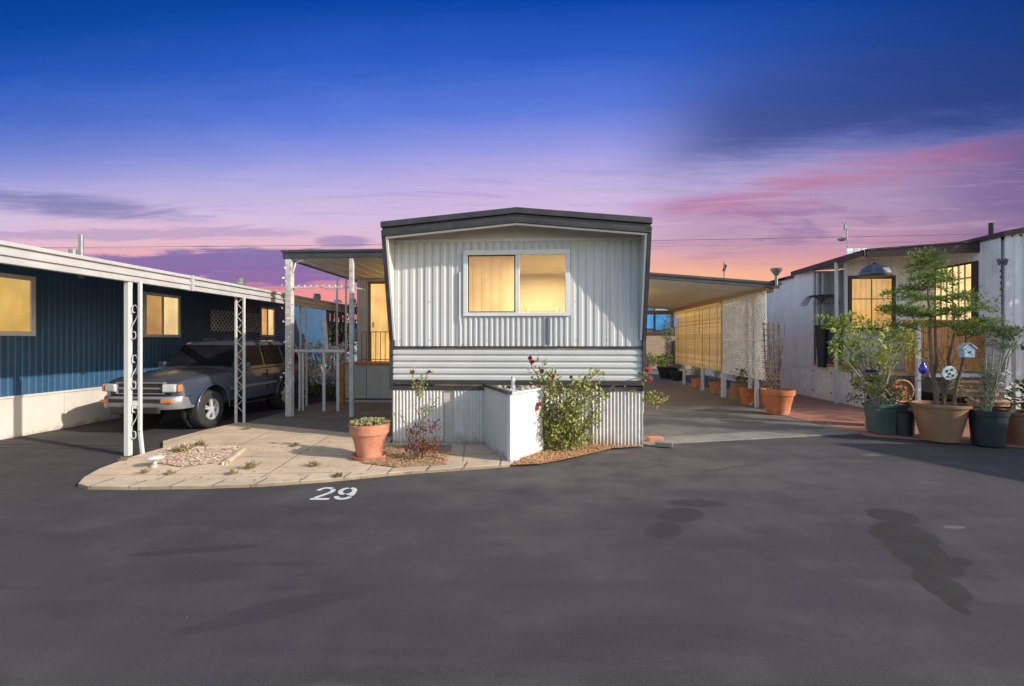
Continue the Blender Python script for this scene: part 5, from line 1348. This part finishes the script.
# pots along the carport
def plantpot(px, py, rt, h, m, lab, leafmat, plab, ht=.5, n=160, flower=None, dy=0.0):
    q = G(px, py, .016); loc = (q.x+.12, q.y+rt*.7+dy, .025); loc = (AY(px, 400, loc[1]).x, loc[1], .025)
    pot('flower_pot', loc, rt, rt*.68, h, m, lab, rim=.05)
    o = empty('potted_plant', (loc[0], loc[1], h), plab, 'plant'); lf = MB(); sb = MB()
    for k in range(9):
        e = Vector((loc[0]+rnd(-rt,rt)*.9, loc[1]+rnd(-rt,rt)*.9, h+rnd(.3,1)*ht)); sb.tube(bend((loc[0], loc[1], h-.03), e, .02, 4, .02), .007, 4); cluster(lf, e, rt*.5, n//9, .08, .035)
    sb.build('stems', TWIG, o); lf.build('leaves', leafmat, o)
    if flower:
        for k in range(4): blossom(o, (loc[0]+rnd(-rt,rt)*.8, loc[1]-rt*.6, h+rnd(.4,1)*ht), .06, flower)
    return loc
tl = G(776, 415, .024); rt = .30; tl.x = AY(778, 400, tl.y+.2).x
pot('flower_pot', (tl.x, tl.y+.2, .024), .35, .23, .56, TERRA2, 'big orange terracotta pot holding the wooden trellis by the lattice screen', rim=.12)
t_ = empty('trellis', (tl.x, tl.y+.2, .5), 'narrow brown wooden trellis standing in the orange terracotta pot', 'trellis')
m_ = MB(); za_, zb3 = .5, AY(772, 322, tl.y+.2).z
for k in range(4): m_.bar((tl.x-.24+.09*k, tl.y+.2, za_), (tl.x-.33+.115*k, tl.y+.2, zb3), .026)
for k in range(12): z = za_+.2+(zb3-za_-.25)*k/11; m_.bar((tl.x-.35, tl.y+.185, z), (tl.x+.04, tl.y+.185, z+rnd(-.01,.01)), .022)
m_.build('slats', TWIG, t_)
m_ = MB(); 
for k in range(12): m_.tube(bend((tl.x+rnd(-.1,.1), tl.y+.2, .5), (tl.x+rnd(-.36,.16), tl.y+.18, zb3+rnd(-.9,.15)), .0, 6, .035), .007, 4)
m_.build('dry_vine', TWIG, t_)
plantpot(741, 403, .27, .50, TANPOT, 'tan clay pot behind the carport posts', LF_OLIVE, 'small olive-green plant in the tan pot behind the carport posts', .4, dy=.15)
plantpot(748, 407, .22, .44, TERRA2, 'orange clay pot between the twin carport posts', LF_DARK, 'leafy plant in the orange pot between the twin posts', .45, dy=.25)
plantpot(768, 412, .22, .50, TERRA, 'dark red clay pot half hidden behind the twin posts', LF_DARK, 'dark plant in the red clay pot by the twin posts', .3, dy=.6)
plantpot(737, 400, .2, .34, TERRA, 'small brick-red pot under the lattice screen', LF_OLIVE, 'green plant under the far end of the lattice screen', .4, dy=.5)
plantpot(716, 395, .22, .36, TERRA, 'brick-red pot under the bamboo blind beside the white post', LF_YEL, 'yellow-green plant under the bamboo blind', .5, flower=FL_YEL, dy=.2)
plantpot(697, 389, .22, .34, TERRA, 'red clay pot under the rear bamboo blind', LF_DARK, 'dark green plant under the rear bamboo blind', .5, dy=.2)
plantpot(668, 379, .5, .5, BLACKP, 'large black tub at the back of the driveway', LF_DARK, 'dark bushy plant in the black tub at the back of the driveway', .8, 420, FL_PINK)
plantpot(678, 381, .35, .4, BLACKP, 'smaller black tub beside the driveway kerb', LF_DARK, 'pink-flowering plant in the smaller black tub', 1.3, 300, FL_PINK)

# ------------------------------------------------------------------ behind: end of the driveway and the far left
bf = empty('block_wall', (7, 30, 0), 'tan block wall closing the back of the driveway', 'wall')
MB().box(-1, 14, 30, 30.2, 0, 2.05).build('wall_face', BLOCK, bf); MB().box(-1.02, 14.02, 29.97, 30.23, 2.05, 2.25).build('wall_cap', BROWN, bf)
MB().box(8.0, 8.7, 29.85, 29.97, .02, 1.7).build('dark_door', IRON, bf)
sh = empty('shed', (8, 32, 0), 'dark shed with bright blue painted panels behind the block wall', 'shed')
MB().box(3, 13, 31.5, 33, 0, 4.3).build('shed_wall', mat('red_brown_board', (.14,.07,.06), .7, .3, 3), sh)
BP = mat('bright_blue_paint', (.03,.22,.50), .5, .5, 1.2)
for a, b, z0, z1 in ((6.6,7.2,2.5,3.9),(7.35,8.25,2.4,3.5),(8.5,9.2,2.6,4.1),(5.5,6.4,2.6,3.6)): MB().box(a, b, 31.43, 31.49, z0, z1).build('blue_panel', BP, sh)
MB().prism([(7.2,3.6),(7.75,4.1),(8.35,3.6)], 31.42, 31.49, 'y').build('blue_gable', mat('pale_blue_gable', (.30,.42,.55), .6), sh)
MB().box(2.8, 13.2, 31.2, 33.2, 4.3, 4.45).build('shed_roof', ROOFG, sh)
def bush(name, c, r, n, m, lab, cat='bush', L=.14):
    o = empty(name, (c[0], c[1], 0), lab, cat); lf = MB(); sb = MB()
    for k in range(max(5, n//60)):
        d = Vector((rnd(-1,1), rnd(-1,1), rnd(-.6,1))); e = Vector(c)+Vector((d.x*r[0], d.y*r[1], d.z*r[2]))*.75
        sb.tube(bend((c[0], c[1], 0), e, .05, 5, .05), [.03,.025,.02,.015,.01,.008], 5); cluster(lf, e, (r[0]*.4, r[1]*.4, r[2]*.4), 60, L, L*.45)
    sb.build('stems', TWIG, o); lf.build('foliage', m, o); return o
bush('bush', (6.9, 28.2, .5), (.8,.5,.5), 800, LF_YEL, 'bright green bush against the tan block wall')
bush('shrub', (6.2, 28.9, .6), (.6,.5,.6), 600, LF_OLIVE, 'grey-green shrub left of the bright green bush by the block wall', 'shrub')
bush('tree', (7.35, 28.4, 2.3), (.4,.4,1.3), 500, LF_OLIVE, 'thin young tree in front of the tan block wall', 'tree')
# far left
fh = empty('mobile_home', (-12, 24, 0), 'pale blue-white mobile home behind the dark blue one', 'mobile home')
MB().box(-14, -5.2, 24, 24.2, 0, 1.7).build('lower_wall', LBLUE, fh); MB().box(-14, -5.2, 24.01, 24.19, 1.7, 2.6).build('wall', BLUE, fh)
MB().box(-14.2, -5.0, 23.8, 26, 2.6, 2.75).build('roof', CREAM, fh); MB().box(-11.2, -10.7, 23.95, 24, .8, 1.9).build('door', CREAM, fh)
tw = empty('garden_arbour', (-6.7, 16, 0), 'white wooden garden arbour overgrown with a pale-leaved vine', 'arbour')
m_ = MB(); ax0, ax1 = AY(328, 330, 16).x, AY(345, 330, 16).x
for i in range(5): x = ax0+(ax1-ax0)*i/4; m_.bar((x, 16, 0), (x, 16, 2.75), .09)
for z in (1.7, 2.3, 2.75): m_.bar((ax0, 16, z), (ax1, 16, z), .09)
m_.build('frame', PLANTW, tw)
vn = empty('climbing_vine', ((ax0+ax1)/2, 15.7, 0), 'leafy climbing vine on the white arbour behind the porch railing', 'vine')
lf = MB(); sb = MB()
for k in range(44): e = AY(random.gauss(341, 7), rnd(304, 358), rnd(15.0, 15.9)); cluster(lf, e, .20, 12, .16, .09)
sb.tube(bend(((ax0+ax1)/2+.3, 15.7, 0), ((ax0+ax1)/2+.3, 15.7, 2.4), .0, 6, .06), .03, 5); lf.build('foliage', leafm('vine_leaf', (.04,.08,.03), (.70,.72,.62)), vn); sb.build('stem', TWIG, vn)
hy = empty('white_flower_bush', (-6.2, 14.2, 0), 'white-flowered bush behind the low handrail of the porch', 'bush')
lf = MB(); sb = MB(); l2 = MB()
for k in range(95): e = AY(rnd(292, 345), rnd(345, 382), rnd(13.2, 14.4)); cluster(lf, e, .13, 18, .10, .07)
for k in range(14): e = AY(rnd(292, 345), rnd(362, 388), rnd(13.8, 15)); cluster(l2, e, .15, 16, .10, .05)
for k in range(14): e = AY(rnd(296, 343), rnd(350, 375), 14.2); sb.tube(bend((e.x*.97, 14.3, 0), e, 0, 4, .03), .012, 4)
lf.build('blossoms', LF_PALE, hy); l2.build('leaves', LF_DARK, hy); sb.build('stems', TWIG, hy)
lf = MB()
for k in range(90): e = G(rnd(308,346), rnd(388,397)); cluster(lf, (e.x, e.y, .08), (.16,.16,.08), 14, .09, .04)
tag(lf.build('ground_cover', LF_YEL), 'low green ground cover beside the walkway behind the porch post', 'ground cover', kind='stuff')

# power line with its two poles outside the picture
pwl = empty('power_line', (0, 60, 0), 'thin black power line crossing the sky above all roofs', 'power line')
def wire(z0, z1, sag, Y):
    return MB().tube([(-110+220*i/40, Y+rnd(0,.0), z0+(z1-z0)*i/40-sag*4*(i/40)*(1-i/40)) for i in range(41)], .022, 5)
wire(14.6, 15.2, .9, 60).tube([(-110+220*i/40, 61, 15.2-.5*i/40-1.4*4*(i/40)*(1-i/40)) for i in range(41)], .010, 5).build('cable', IRON, pwl)
for x in (-110, 110): MB().tube([(x, 60.5, 0), (x, 60.5, 16)], .16, 10).build('pole', TWIG, pwl); MB().box(x-1.2, x+1.2, 60.3, 60.7, 15.2, 15.35).build('cross_arm', TWIG, pwl)

# neighbouring home beyond the right edge (throws the shadow on the road)
nh = empty('mobile_home', (13.5, 3, 0), 'white mobile home outside the right edge whose shadow falls on the road', 'mobile home')
poly = [(11.1,5.95),(12.6,2.7),(14.6,-1.5),(19,.5),(17.5,6.0)]
MB().prism(poly, 0, 2.86).build('wall', PEEL, nh)
cxx = sum(a for a, b in poly)/5; cyy = sum(b for a, b in poly)/5
MB().prism([(cxx+(a-cxx)*1.0, cyy+(b-cyy)*1.0) for a, b in poly], 2.87, 3.0).build('roof', ROOFG, nh)

tt = empty('tree', (16.2, 9.9, 0), 'tall leafy tree added unseen beyond the right edge to shade the right home', 'tree')  # unseen tree, added so that its crown keeps sun off the right-hand walls
sb = MB(); lf = MB(); top = Vector((16.2, 9.9, 3.2)); sb.tube([(16.2, 9.9, 0), (16.15, 9.95, 1.6), top], [.22, .18, .15], 10)
for k in range(46):
    d = Vector((rnd(-1,1), rnd(-1,1), rnd(-.8,1)))
    e = Vector((16.2, 9.9, 5.2))+Vector((d.x*1.9, d.y*1.9, d.z*2.4)); sb.tube(bend(top, e, .1, 5, .08), [.08,.06,.05,.04,.03,.02], 5); cluster(lf, e, .75, 150, .2, .12)
sb.build('trunk', TWIG, tt); lf.build('crown', LF_DARK, tt)
